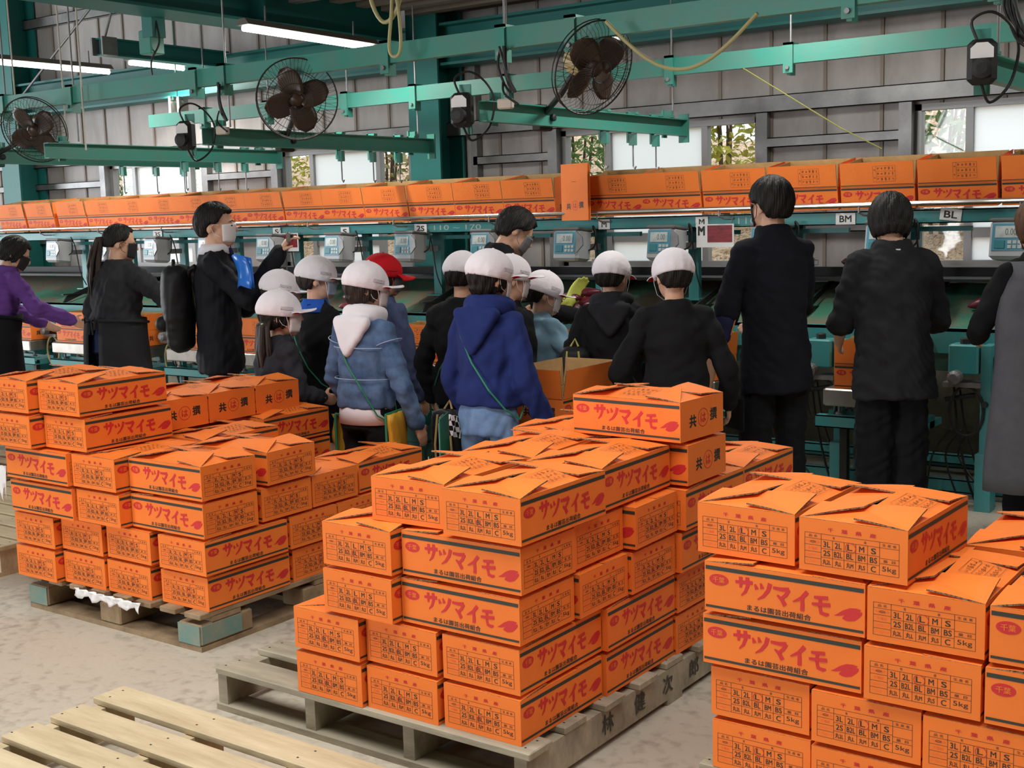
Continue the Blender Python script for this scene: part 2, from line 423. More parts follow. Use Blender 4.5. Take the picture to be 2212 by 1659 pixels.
mb.box(-6.02, WV-0.07, 1.0, -5.96, WV, 3.0)
struct('trim_3', mb, STEEL)
# windows: frame, two clear outer panes, frosted inner panes with a sill
def window(n, a, b, panes):
    mb = MB(); y0, y1 = WV+0.0, WV+0.07
    mb.box(a, y0, WZ0, b, y1, WZ0+0.035); mb.box(a, y0, WZ1-0.04, b, y1, WZ1); mb.box(a, y0, WZ0, a+0.04, y1, WZ1); mb.box(b-0.04, y0, WZ0, b, y1, WZ1)
    for x, w in [(p[1], 0.045) for p in panes[:-1]]: mb.box(x-w/2, y0+0.005, WZ0, x+w/2, y1-0.005, WZ1)
    mb.box(a-0.02, y0-0.05, WZ0-0.03, b+0.02, y1, WZ0)
    fr = struct(f'window_{n}', mb, ALU)
    for x0, x1, fro in panes:
        m2 = MB(); m2.box(x0+0.02, WV+0.033, WZ0+0.03, x1-0.02, WV+0.039, WZ1-0.03)
        m2.build('frosted_pane' if fro else 'clear_pane', FROST if fro else CLEAR, fr)
        if fro:
            m3 = MB(); m3.box(x0, WV+0.015, 1.375, x1, WV+0.06, 1.435); m3.build('mid_rail', ALU, fr)
window(1, -10.62, -9.18, [(-10.60, -10.26, 0), (-10.26, -9.44, 1), (-9.44, -9.20, 0)])
window(2, -8.18, -6.66, [(-8.16, -7.83, 0), (-7.83, -7.06, 1), (-7.06, -6.68, 0)])
window(3, -5.22, -3.62, [(-5.20, -4.82, 0), (-4.82, -4.04, 1), (-4.04, -3.64, 0)])
window(4, -2.58, -0.95, [(-2.56, -2.25, 0), (-2.25, -1.45, 1), (-1.45, -0.97, 0)])
# columns (H sections), eave beam, girder
def column(n, x, h):
    mb = MB(); mb.box(x, 7.56, 0, x+0.30, 7.58, h); mb.box(x, 7.855, 0, x+0.30, 7.875, h); mb.box(x+0.143, 7.58, 0, x+0.157, 7.855, h)
    mb.box(x-0.06, 7.5, 0, x+0.36, 7.9, 0.02)
    return struct(f'trim_{n}', mb, TEALD)
column(4, -6.41, 3.25); column(5, -11.95, 4.4); column(6, -0.75, 3.25)
mb = MB()
for z0, z1, a, b in ((2.735, 2.755, 7.60, 7.80), (3.03, 3.05, 7.60, 7.80)): mb.box(-15, a, z0, 5, b, z1)
mb.box(-15, 7.69, 2.755, 5, 7.71, 3.03)
struct('trim_7', mb, TEALD)
mb = MB()
mb.box(-6.62, -4, 2.90, -6.30, 7.56, 2.92); mb.box(-6.62, -4, 3.24, -6.30, 7.56, 3.26); mb.box(-6.47, -4, 2.92, -6.45, 7.56, 3.24)
for y in (1.5, 4.0, 6.0): mb.box(-6.61, y, 2.92, -6.31, y+0.012, 3.24)
struct('trim_8', mb, TEALD)
# loft deck over the near bay: corrugated soffit
mb = MB()
x = -6.3
while x < 5.0:
    mb.box(x, 6.3, 3.16, x+0.30, 7.88, 3.19, 0 if int(round((x+6.3)/0.3)) % 3 else 1); x += 0.30
for y in (6.35, 6.62, 6.89, 7.16, 7.43): mb.box(-6.3, y, 3.11, 5.0, y+0.10, 3.159, 1)
mb.box(-6.3, 6.22, 3.06, 5.0, 6.30, 3.22, 2)
struct('ceiling', mb, [DECK, mat('deck_rib_grey', S(126, 116, 106), 0.6), STEEL])
mb = MB(); mb.box(-16, -5.5, 5.0, 6, 8.0, 5.06)
struct('ceiling_roof', mb, ROOFM)
mb = MB(); mb.tube([(-11.9, 7.5, 2.62), (-8.9, 7.5, 4.4)], 0.012, 8)
struct('trim_9', mb, STEEL)

# ------------------------------------------------------------------ outdoors: leaf-strewn bank and shrubs
mb = MB(); G = []
for i in range(9):
    row = []
    for j in range(60):
        t = i/8; x = -20+j*0.5
        row.append((x, 8.25+t*3.4, 0.62+1.25*t+0.5*t*t+0.10*math.sin(x*1.7+i)+random.uniform(-0.05, 0.05)))
    G.append(row)
mb.sheet([list(reversed(r)) for r in G], 0.1)
mb.box(-20, 8.02, -0.1, 10, 11.6, 0.55)
tag(mb.build('leafy_bank', LITTER, None, True), kind='structure')
LEAF = [leafm('leaf_green', S(78, 122, 62), S(150, 182, 110)), leafm('leaf_yellow', S(206, 196, 70), S(150, 160, 60)), leafm('leaf_olive', S(120, 118, 66), S(196, 186, 130))]
BARK = mat('twig_bark', S(92, 74, 58), 0.8)
def shrub(x, y, z, w, h, mi, label, n=900, leaf=0.05):
    r = thing('shrub', label, 'shrub', (x, y, z), 0, 'shrubs on the bank outside')
    mb = MB()
    for k in range(n):
        a = random.uniform(0, 2*PI); q = random.random()**0.5; c = Vector((math.cos(a)*q*w, math.sin(a)*q*0.4, random.uniform(0.0, 1.0)*h))
        M = Matrix.Translation(c) @ Euler((random.uniform(-1.2, 1.2), random.uniform(-1, 1), random.uniform(0, 6.28))).to_matrix().to_4x4()
        l = leaf*random.uniform(0.6, 1.3)
        mb.add([M @ Vector(p) for p in ((0, -l, 0), (l*0.42, 0, 0.012), (0, l, 0), (-l*0.42, 0, 0.012))], [(0, 1, 2), (0, 2, 3)], 0)
    mb.build('foliage', LEAF[mi], r)
    m2 = MB()
    for k in range(5):
        a = random.uniform(-0.5, 0.5)*w
        m2.tube([(a*0.2, 0, -0.15), (a*0.6, 0.05, h*0.5), (a, 0.0, h*0.95)], [0.018, 0.012, 0.005], 6)
    m2.build('stem', BARK, r)
shrub(-13.3, 9.9, 1.5, 0.5, 1.4, 0, 'green shrub behind the clear pane farthest along the wall')
shrub(-12.0, 9.9, 1.5, 0.4, 1.4, 2, 'olive shrub by the second clear pane of the farthest window')
shrub(-10.3, 9.9, 1.5, 0.55, 1.4, 1, 'yellow-leaved shrub in the clear pane above the ponytail row', 1000, 0.045)
shrub(-8.75, 9.9, 1.5, 0.45, 1.4, 2, 'olive shrub behind the pane beside the big green column')
shrub(-6.4, 9.9, 1.5, 0.6, 1.5, 0, 'leafy green shrub in the clear pane past the green column', 1300, 0.05)
shrub(-4.85, 9.9, 1.5, 0.55, 1.5, 1, 'yellow and green shrub above the tall dark-haired worker', 1000, 0.05)
shrub(-3.05, 9.9, 1.5, 0.6, 1.6, 0, 'broad-leaved bright green shrub in the pane above the BL tag', 1300, 0.06)
shrub(-1.6, 9.9, 1.5, 0.5, 1.5, 0, 'green shrub behind the last window')

# ------------------------------------------------------------------ pallets
def stringer_pallet(label, x0, y0, x1, y1, m, nx=4, slats=8, sw=0.115, group=None, lead=0.0, z=0.0):
    r = thing('wooden_pallet', label, 'pallet', (x0, y0, z), 0, group)
    w, d = x1-x0, y1-y0
    for k in range(nx):
        x = (w-0.042)*k/(nx-1)
        mb = MB(); mb.box(x, 0.012, 0.020, x+0.042, d-0.012, 0.122); mb.build('stringer', m, r)
    for k in range(slats):
        y = (d-sw)*k/(slats-1)
        j = random.uniform(-0.012, 0.012)
        mb = MB(); mb.rbox(-0.008+j, y, 0.1225, w+0.008+j, y+sw, 0.1445, 0.003); s_ = mb.build('top_slat', m, r)
        m2 = MB()
        for q in range(nx):
            for yy in (0.03, sw-0.03): m2.cbox(((w-0.042)*q/(nx-1)+0.02+random.uniform(-0.01, 0.01), y+yy, 0.1447), (0.006, 0.005, 0.001))
        m2.build('nail_head', DARK, s_)
    for k in range(3):
        y = (d-0.1)*k/2
        mb = MB(); mb.box(0, y, 0.0, w, y+0.1, 0.0198); mb.build('bottom_board', m, r)
    return r
pm = stringer_pallet('grey weathered pallet with black stamped characters under the stack by the walkway', -3.13, 2.600, -1.885, 4.30, WOODG, 4, 9)
for s, y in (('林', 0.43), ('健', 0.62), ('次', 0.80), ('郎', 0.98), ('商', 1.16), ('店', 1.33)):
    mb = MB(); put_text(mb, s, 0, 0, 0.065, 0.06, plane((1.2475, y, 0.075), (0, 1, 0), (0, 0, 1)), 0, 0.01)
    mb.build('stamped_character', INKW, pm)
stringer_pallet('empty pale slatted pallet lying on the floor in front of the stacks', -3.235, 1.08, -1.95, 2.335, WOOD, 4, 8)
stringer_pallet('empty slatted pallet beside the teal-ended pallet at photo edge', -6.55, 3.12, -5.22, 4.35, WOOD, 4, 9)
stringer_pallet('pallet carrying the few cartons at the photo edge', -7.9, 3.55, -6.70, 4.6, WOODD, 3, 7)
stringer_pallet('pallet hidden under the stack with circled letter L', -1.46, 2.80, -0.2, 4.1, WOODG, 4, 9)
def block_pallet(label, x0, y0, x1, y1):
    r = thing('wooden_pallet', label, 'pallet', (x0, y0, 0)); w, d = x1-x0, y1-y0
    for i in range(3):
        for j in range(3):
            bx, by = (w-0.13)*i/2, (d-0.26)*j/2
            teal = (j == 0 and i != 1)
            mb = MB(); mb.rbox(bx, by, 0.0215, bx+0.13, by+0.26, 0.103, 0.006, 0)
            b = mb.build('block', WOODD, r)
            if teal:
                m2 = MB(); m2.box(bx+0.004, by-0.003, 0.024, bx+0.126, by, 0.100)
                if i == 2: m2.box(bx+0.13, by+0.004, 0.03, bx+0.133, by+0.2, 0.098)
                tag(m2.build('paint_patch', TEALW, b), 'teal paint brushed on the block end')
    for j in range(3):
        by = (d-0.26)*j/2+0.06
        mb = MB(); mb.box(0, by, 0.104, w, by+0.14, 0.1225); mb.build('cross_board', WOODD, r)
    for k in range(8):
        x = (w-0.09)*k/7
        mb = MB(); mb.rbox(x, 0.0, 0.123, x+0.09, d, 0.1445, 0.003); mb.build('top_slat', WOODD, r)
    for y in (0.0, d/2-0.05, d-0.1):
        mb = MB(); mb.box(0, y, 0, w, y+0.1, 0.021); mb.build('bottom_board', WOODD, r)
    for x in (0.0, w-0.1):
        mb = MB(); mb.box(x, 0.1005, 0.0, x+0.1, d/2-0.0505, 0.0205); mb.build('bottom_board', WOODD, r)
    return r
block_pallet('old brown block pallet with teal painted ends under the stack', -4.69, 2.935, -3.60, 4.27)
# crumpled white plastic sheet hanging from that pallet
def crumpled(name, label, cat, x0, x1, y, z, h, m, amp=0.01):
    mb = MB(); G = []
    for i in range(5):
        G.append([(x0+(x1-x0)*j/24, y+amp*math.sin(j*1.9+i)+random.uniform(-0.003, 0.003), z-h*i/4*(0.55+0.45*math.sin(j*0.55+0.6)**2)) for j in range(25)])
    mb.sheet(G, 0.0012)
    return tag(mb.build(name, m, None, True), label, cat)
crumpled('plastic_sheet', 'crumpled white plastic hanging over the teal-ended pallet front', 'plastic sheet', -4.34, -3.93, 2.915, 0.143, 0.045, WHITEP, 0.006)
o = crumpled('paper_sheet', 'white paper hanging at the side of the teal-ended stack', 'paper', -4.92, -4.74, 2.90, 0.61, 0.16, WHITEP, 0.004)
# two teal crates under the tall open carton, and two more by the denim jacket
def crate(label, x, y, z, w, d, h, rz=0.0):
    r = thing('plastic_crate', label, 'crate', (x, y, z), rz, 'teal plastic crates')
    mb = MB(); t = 0.008
    mb.box(-w/2, -d/2, 0, w/2, d/2, t)
    for a in (-1, 1):
        mb.box(-w/2, a*(d/2-t/2)-t/2, t, w/2, a*(d/2-t/2)+t/2, h*0.3); mb.box(-w/2, a*(d/2-t/2)-t/2, h*0.72, w/2, a*(d/2-t/2)+t/2, h)
        mb.box(a*(w/2-t/2)-t/2, -d/2, t, a*(w/2-t/2)+t/2, d/2, h*0.3); mb.box(a*(w/2-t/2)-t/2, -d/2, h*0.72, a*(w/2-t/2)+t/2, d/2, h)
        k = 6
        for i in range(k+1):
            x0 = -w/2+(w-0.02)*i/k; mb.box(x0, a*(d/2-t/2)-t/2, h*0.3, x0+0.02, a*(d/2-t/2)+t/2, h*0.72)
            y0 = -d/2+(d-0.02)*i/k; mb.box(a*(w/2-t/2)-t/2, y0, h*0.3, a*(w/2-t/2)+t/2, y0+0.02, h*0.72)
    mb.build('crate_shell', CRATE, r)
    m2 = MB()
    for a in (-1, 1):
        m2.box(-w/2-0.012, a*d/2-0.008, h-0.03, w/2+0.012, a*d/2+0.012, h); m2.box(a*w/2-0.008, -d/2-0.012, h-0.03, a*w/2+0.012, d/2+0.012, h)
    m2.build('rim', CRATE, r)
    return r
CRATE = mat('crate_plastic', S(30, 104, 92), 0.4, var=S(26, 88, 80), scale=8)
crate('teal slotted crate on the floor under the tall open carton', -3.17, 4.77, 0, 0.40, 0.52, 0.32)
crate('teal slotted crate on another directly under the tall open carton', -3.17, 4.77, 0.321, 0.40, 0.52, 0.322)
crate('teal slotted crate on the floor between denim jacket and navy hoodie', -4.78, 5.62, 0, 0.36, 0.40, 0.30, 0.1)
crate('teal slotted crate stacked on another between denim jacket and navy hoodie', -4.78, 5.62, 0.301, 0.36, 0.40, 0.30, 0.06)

# ------------------------------------------------------------------ cartons
BL, BD, BH, LAYER, PAL = 0.4190, 0.2680, 0.1285, 0.1426, 0.145
CM = [CARD, KRAFT, EDGE, RED, BLK, GRN, REDP, PENR]
GRADES = [['3L', '2L', 'L', 'M', 'S'], ['2S', 'B2L', 'BL', 'BM', 'BS'], ['丸2L', '丸L', '丸M', '丸S', 'C']]
def brush_title(mb, M, cx, cy, w, h):
    """the five katakana of the title, painted with a flat brush, stepping down to the right"""
    k = w/5
    def g(i, strokes):
        ox, oy = cx-w/2+k*(i+0.5), cy+h*0.16-h*0.075*i
        for pts, ws in strokes:
            stroke(mb, [(ox+x*k*0.9, oy+y*h*0.8) for x, y in pts], [t*k for t in ws], M, 3)
    g(0, [([(-0.52, 0.18), (0, 0.21), (0.52, 0.24)], [0.15, 0.19, 0.21]), ([(-0.2, 0.5), (-0.19, 0.1), (-0.2, -0.12)], [0.2, 0.18, 0.13]),
          ([(0.2, 0.52), (0.22, 0.05), (0.08, -0.32), (-0.16, -0.56)], [0.21, 0.2, 0.16, 0.07])])
    g(1, [([(-0.46, 0.3), (-0.34, 0.02)], [0.09, 0.22]), ([(-0.12, 0.4), (-0.02, 0.1)], [0.09, 0.22]),
          ([(0.44, 0.46), (0.32, 0.05), (0.04, -0.32), (-0.3, -0.54)], [0.23, 0.2, 0.16, 0.06])])
    g(2, [([(-0.5, 0.36), (0.0, 0.34), (0.42, 0.38)], [0.14, 0.19, 0.22]), ([(0.42, 0.38), (0.24, 0.06), (-0.04, -0.2)], [0.2, 0.18, 0.14]),
          ([(-0.26, -0.02), (0.0, -0.22), (0.2, -0.54)], [0.09, 0.2, 0.23])])
    g(3, [([(0.36, 0.52), (0.02, 0.12), (-0.46, -0.14)], [0.22, 0.19, 0.06]), ([(0.06, 0.12), (0.08, -0.24), (0.06, -0.58)], [0.18, 0.2, 0.2])])
    g(4, [([(-0.38, 0.4), (0.0, 0.41), (0.4, 0.45)], [0.13, 0.18, 0.19]), ([(-0.5, 0.02), (0.0, 0.04), (0.52, 0.09)], [0.13, 0.18, 0.2]),
          ([(-0.02, 0.42), (-0.05, -0.1), (0.02, -0.42), (0.3, -0.48), (0.46, -0.42)], [0.18, 0.18, 0.2, 0.19, 0.1])])
def potato2d(mb, M, cx, cy, s):
    a = [(-1.0, -0.35), (-0.7, -0.1), (-0.35, 0.28), (0.15, 0.62), (0.6, 0.68), (0.95, 0.6), (0.85, 0.42), (0.3, 0.2), (-0.15, -0.12), (-0.55, -0.3)]
    b = [(-0.4, -0.52), (-0.28, -0.25), (0.1, 0.02), (0.5, 0.28), (1.0, 0.4), (1.02, 0.18), (0.8, -0.2), (0.5, -0.55), (0.1, -0.7), (-0.15, -0.66)]
    for q in (a, b): mb.poly([(cx+x*s, cy+y*s*0.72, 0) for x, y in reversed(q)], 3, M)
def face_long(mb, M, w, h):
    for y0, y1 in ((0.845, 0.925), (0.075, 0.125)):
        mb.poly([(-w/2+0.003, y0*h, 0), (w/2-0.003, y0*h, 0), (w/2-0.003, y1*h, 0), (-w/2+0.003, y1*h, 0)], 5, M)
    n = 24
    ex, ey = -0.405*w, 0.66*h
    mb.poly([(ex+0.064*w*math.cos(2*PI*k/n), ey+0.115*h*math.sin(2*PI*k/n), 0) for k in range(n)], 3, M)
    put_text(mb, '千葉', ex, ey, 0.078*w, 0.12*h, M @ Matrix.Translation((0, 0, 0.0005)), 0, 0.012)
    brush_title(mb, M, 0.0*w, 0.545*h, 0.60*w, 0.44*h)
    potato2d(mb, M, 0.40*w, 0.40*h, 0.083*w)
    put_text(mb, 'まるは園芸出荷組合', -0.02*w, 0.2*h, 0.40*w, 0.115*h, M, 4, 0.012)
def face_table(mb, M, w, h, circ):
    put_text(mb, '千', -0.2*w, 0.83*h, 0.052*w, 0.075*h, M, 3, 0.02); put_text(mb, '葉', -0.07*w, 0.83*h, 0.056*w, 0.075*h, M, 3, 0.02)
    put_text(mb, '県', 0.06*w, 0.83*h, 0.056*w, 0.075*h, M, 3, 0.02); put_text(mb, '産', 0.19*w, 0.83*h, 0.056*w, 0.075*h, M, 3, 0.02)
    x0, x1, y0, y1 = -0.445*w, 0.425*w, 0.125*h, 0.735*h
    cols = [x0, x0+0.18*(x1-x0)]+[x0+(0.18+0.124*k)*(x1-x0) for k in range(1, 6)]+[x1]
    Y = lambda f: y1-(y1-y0)*f
    t = 0.0009
    def hl(xa, xb, y): mb.poly([(xa, y-t/2, 0), (xb, y-t/2, 0), (xb, y+t/2, 0), (xa, y+t/2, 0)], 4, M)
    def vl(x, ya, yb): mb.poly([(x-t/2, ya, 0), (x+t/2, ya, 0), (x+t/2, yb, 0), (x-t/2, yb, 0)], 4, M)
    hl(x0, x1, y1); hl(x0, x1, y0); vl(x0, y0, y1); vl(x1, y0, y1)
    for f in (0.17, 0.375, 0.585, 0.79): hl(cols[0], cols[1], Y(f))
    for f in (0.17, 0.45, 0.725): hl(cols[1], cols[6], Y(f))
    for f in (0.17, 0.49, 0.65): hl(cols[6], cols[7], Y(f))
    vl(cols[1], y0, y1); vl(cols[6], y0, y1)
    for k in range(2, 6): vl(cols[k], y0, Y(0.17))
    cw = cols[2]-cols[1]
    for r, (fa, fb) in enumerate(((0.17, 0.45), (0.45, 0.725), (0.725, 1.0))):
        for c in range(5):
            s = GRADES[r][c]; wid = {1: 0.42, 2: 0.6, 3: 0.72}[len(s)]
            put_text(mb, s, (cols[c+1]+cols[c+2])/2, (Y(fa)+Y(fb))/2, cw*wid, (Y(fa)-Y(fb))*0.62, M, 4, 0.008)
            if s == circ:
                ring2d(mb, (cols[c+1]+cols[c+2])/2+0.06*cw, (Y(fa)+Y(fb))/2-0.04*cw, cw*0.46, cw*0.44, 0.0013, M @ Matrix.Translation((0, 0, 0.0005)), 7)
    put_text(mb, '5kg', (cols[6]+cols[7])/2, (Y(0.65)+Y(1))/2, (x1-cols[6])*0.72, (Y(0.65)-Y(1))*0.55, M, 4)
    put_text(mb, '品 名', (cols[0]+cols[1])/2, Y(0.085), (cols[1]-cols[0])*0.5, 0.05*h, M, 4)
    put_text(mb, '等', cols[2]+0.1*cw, Y(0.085), 0.022*w, 0.05*h, M, 4); put_text(mb, '級', cols[5]-0.2*cw, Y(0.085), 0.022*w, 0.05*h, M, 4)
    put_text(mb, '生 産 者', (cols[6]+cols[7])/2, Y(0.085), (x1-cols[6])*0.72, 0.05*h, M, 4)
    put_text(mb, '量  目', (cols[6]+cols[7])/2, Y(0.57), (x1-cols[6])*0.62, 0.05*h, M, 4)
    for s, f in (('べにはるか', 0.27), ('千葉紅', 0.48), ('シルクスイート', 0.69), ('パープルスイート', 0.89)):
        put_text(mb, s, (cols[0]+cols[1])/2, Y(f), (cols[1]-cols[0])*(0.6 if len(s) == 3 else 0.82), 0.05*h, M, 6)
    ring2d(mb, (cols[0]+cols[1])/2, Y(0.27), 0.026*w, 0.02*h, 0.0012, M @ Matrix.Translation((0, 0, 0.0004)), 4)
def face_crest(mb, M, w, h):
    put_text(mb, '共', -0.22*w, 0.47*h, 0.15*w, 0.3*h, M, 4, 0.03)
    put_text(mb, '撰', 0.26*w, 0.53*h, 0.155*w, 0.3*h, M, 4, 0.026)
    ring2d(mb, 0.02*w, 0.5*h, 0.12*w, 0.235*h, 0.0022, M, 3, 36)
    put_text(mb, 'は', 0.02*w, 0.5*h, 0.12*w, 0.24*h, M, 3, 0.012)
def flap_grid(mb, M, w, h):
    """the small grade table printed on one long flap"""
    t = 0.0009
    def ln(xa, ya, xb, yb): mb.poly([(min(xa, xb)-t/2, min(ya, yb)-t/2, 0), (max(xa, xb)+t/2, min(ya, yb)-t/2, 0), (max(xa, xb)+t/2, max(ya, yb)+t/2, 0), (min(xa, xb)-t/2, max(ya, yb)+t/2, 0)], 4, M)
    ln(-w/2, -h/2, w/2, -h/2); ln(-w/2, h/2, w/2, h/2); ln(-w/2, -h/2, -w/2, h/2); ln(w/2, -h/2, w/2, h/2)
    for k in (-1, 1): ln(-w/2, k*h/6, w*0.36, k*h/6)
    ln(w*0.36, -h/2, w*0.36, h/2)
    rows = [['3L', 'M', 'B2L', 'BS', '丸M'], ['2L', 'S', 'BL', '丸2L', '丸S'], ['L', '2S', 'BM', '丸L', 'C']]
    R = Matrix.Rotation(PI/2, 4, 'Z')
    for r in range(3):
        for c in range(5):
            x, y = w*0.27-c*w*0.165, (r-1)*h/3
            put_text(mb, rows[r][c], 0, 0, 0.0135 if len(rows[r][c]) > 1 else 0.008, 0.0085, M @ Matrix.Translation((x, y, 0)) @ R, 4, 0.014)
    put_text(mb, '等', 0, 0, 0.008, 0.008, M @ Matrix.Translation((w*0.43, -h*0.25, 0)) @ R, 4)
    put_text(mb, '級', 0, 0, 0.008, 0.008, M @ Matrix.Translation((w*0.43, h*0.25, 0)) @ R, 4)
L2, D2 = BL/2, BD/2
def carton_body(circ, full=True, open_=False):
    mb = MB(); t = 0.005
    # four walls and a bottom, hollow
    o = [(-L2, -D2), (L2, -D2), (L2, D2), (-L2, D2)]; i = [(-L2+t, -D2+t), (L2-t, -D2+t), (L2-t, D2-t), (-L2+t, D2-t)]
    vs = [(x, y, 0.0) for x, y in o]+[(x, y, BH) for x, y in o]+[(x, y, t) for x, y in i]+[(x, y, BH) for x, y in i]
    mb.add(vs, [(0, 3, 2, 1), (0, 1, 5, 4), (1, 2, 6, 5), (2, 3, 7, 6), (3, 0, 4, 7)], 0)
    mb.add(vs, [(8, 9, 10, 11), (8, 12, 13, 9), (9, 13, 14, 10), (10, 14, 15, 11), (11, 15, 12, 8)], 1)
    mb.add(vs, [(4, 5, 13, 12), (5, 6, 14, 13), (6, 7, 15, 14), (7, 4, 12, 15)], 2)
    e = 0.0006
    face_long(mb, plane((0, -D2-e, 0), (1, 0, 0), (0, 0, 1)), BL, BH)
    face_long(mb, plane((0, D2+e, 0), (-1, 0, 0), (0, 0, 1)), BL, BH)
    face_table(mb, plane((L2+e, 0, 0), (0, 1, 0), (0, 0, 1)), BD, BH, circ)
    face_crest(mb, plane((-L2-e, 0, 0), (0, -1, 0), (0, 0, 1)), BD, BH)
    return mb.mesh('carton_body', CM)
TH = 0.004
def closed_flap(side, lift, bulge):
    """folded-in flaps in pinwheel order: the free edge of each passes over its neighbour at one end and under it at the other"""
    mb = MB(); G = []; nr, nc = 5, 9
    W_, dep = (BL, D2) if side in ('+y', '-y') else (BD, D2)
    for r in range(nr):
        row = []
        for c in range(nc):
            s = r/(nr-1); q = c/(nc-1)*2-1
            hi, lo = 0.0095+lift, 0.002+bulge*0.35
            f = (q+1)/2
            f = f*f*(3-2*f)
            z = BH+0.001+s*(lo+(hi-lo)*f)+bulge*math.sin(PI*min(s, 1)*0.5)*0.55
            sh = 1-0.02*s
            if side in ('+y', '-y') and q > 0: sh -= 0.34*s
            row.append((q*W_/2*sh, dep*s*0.985, z))
        G.append(row)
    M = {'+x': plane((L2, 0, 0), (0, 1, 0), (-1, 0, 0)), '-x': plane((-L2, 0, 0), (0, -1, 0), (1, 0, 0)),
         '+y': plane((0, D2, 0), (-1, 0, 0), (0, -1, 0)), '-y': plane((0, -D2, 0), (1, 0, 0), (0, 1, 0))}[side]
    G = [[M @ Vector((x, y, 0))+Vector((0, 0, z)) for x, y, z in row] for row in G]
    G2 = [list(reversed(row)) for row in G]
    mb.sheet(G2, TH, 0, 2)
    if side == '+y':
        # grade table lies on the sloping flap: follow it with a local plane
        a, b, c = G[1][3], G[1][6], G[3][3]
        x = (b-a).normalized(); z = x.cross((c-a)).normalized()
        if z.z < 0: z = -z
        y = z.cross(x)
        ctr = (G[2][4]*0.6+G[2][5]*0.4)+z*0.0028
        # reading direction across the box
        flap_grid(mb, plane(ctr, tuple(x), tuple(y)), 0.115, 0.085)
    return mb.mesh('carton_flap', CM)
def standing_flap(side, lean):
    """an open flap, standing up from its crease; lean > 0 tips outwards"""
    mb = MB(); W_ = BL if side in ('+y', '-y') else BD
    nx, G = {'+x': (1, 0), '-x': (-1, 0), '+y': (0, 1), '-y': (0, -1)}[side], []
    for r in range(4):
        s = r/3*D2*0.98; row = []
        for c in range(5):
            q = (c/4*2-1)*(W_/2-0.002)
            x, y = (nx[0]*(L2-0.001), nx[1]*(D2-0.001))
            off = s*math.sin(lean); up = s*math.cos(lean)
            row.append(Vector((x+nx[0]*off+(q if nx[0] == 0 else 0), y+nx[1]*off+(q if nx[1] == 0 else 0), BH+0.0005+up)))
        G.append(row)
    flip = side in ('+x', '-y')
    GG = [list(reversed(r)) for r in G] if not flip else G
    # outside face carries the print, inside is kraft
    n0 = len(mb.f)
    mb.sheet(GG, TH, 0, 2)
    q = 0
    nf = 2*(3*4)
    for k in range(n0, n0+nf):
        mb.m[k] = 0 if (k-n0) % 2 == 0 else 1
    a, b, c = GG[0][0], GG[0][-1], GG[-1][0]
    nrm = Vector((nx[0], nx[1], 0))
    da, db = GG[1][1]-GG[0][1], GG[0][2]-GG[0][1]
    fn = da.cross(db)
    if fn.dot(nrm) < 0:
        for k in range(n0, n0+nf): mb.m[k] = 1 - mb.m[k]
    if side == '+y':
        up = (G[-1][0]-G[0][0]).normalized(); x = Vector((-1, 0, 0)); z = x.cross(up)
        ctr = (G[1][2]+G[2][2])/2+Vector((-0.045, 0, 0))+z*0.0052
        R = Matrix.Rotation(PI, 4, 'Z')
        flap_grid(mb, plane(ctr, tuple(x), tuple(up)) @ R, 0.125, 0.088)
        t = 0.0035
        mb.poly([ctr+x*sx+up*sy+Vector((0.045, 0, 0)) for sx, sy in ((-L2+0.004, -0.0625), (L2-0.004, -0.0625), (L2-0.004, -0.0625+t), (-L2+0.004, -0.0625+t))], 5)
    return mb.mesh('carton_flap', CM)
BODY = {k: carton_body(k) for k in ('BL', 'L', 'M', '')}
FL = {}
for kind, lift, bulge in (('flat', 0.0, 0.0), ('top', 0.010, 0.012)):
    FL[kind] = [closed_flap(s, lift, bulge) for s in ('+x', '-x', '+y', '-y')]
FL['open'] = [standing_flap('+x', 0.1), standing_flap('-x', 0.12), standing_flap('+y', 0.06), standing_flap('-y', 0.16)]
FL['shelf'] = [standing_flap('+x', -0.3), standing_flap('-x', 0.1), standing_flap('+y', 0.03), standing_flap('-y', -0.16)]
PROTO = {}
def carton(x, y, z, rz, label, group, circ='', flaps='flat'):
    key = (circ, flaps)
    if key not in PROTO:
        r = thing('sweet_potato_carton', label, 'carton', (x, y, z), rz, group)
        link_mesh('carton_body', BODY[circ], r)
        for m in FL[flaps]: link_mesh('flap', m, r)
        PROTO[key] = r
        return r
    src = PROTO[key]
    r = src.copy(); COL.objects.link(r)
    for ch in list(src.children):
        c = ch.copy(); c.parent = r; COL.objects.link(c)
    r.location = (x, y, z); r.rotation_euler = (0, 0, rz)
    r['label'] = label; r['group'] = group
    return r
# orientation: what faces the aisle (front) / which end shows
ROT = {'E': -PI/2, 'EK': PI/2, 'ST': 0.0, 'SK': PI}
def cart(code, layer, x0, y0, label, group, circ, flaps='flat', yaw=0.0, z=None):
    w, d = (BD, BL) if code[0] == 'E' else (BL, BD)
    jy = random.uniform(-0.006, 0.006) if yaw == 0 and flaps == 'flat' else yaw
    return carton(x0+w/2, y0+d/2, PAL+layer*LAYER if z is None else z, ROT[code]+jy, label, group, circ, flaps)
ORD = ['bottom', 'second', 'third', 'fourth', 'fifth', 'sixth']
GM = 'cartons stacked on the ink-stamped pallet'; GL_ = 'cartons stacked on the teal-ended pallet'; GR = 'cartons in the stack with the letter L circled'
SM, SL, SR = 'ink-stamped pallet stack', 'teal-ended pallet stack', 'stack with circled L'
def lab(face, stack, layer, pos): return f'orange carton, {face}, {stack}, {ORD[layer]} layer, {pos}'
TB, TT = 'grade table', 'red title'
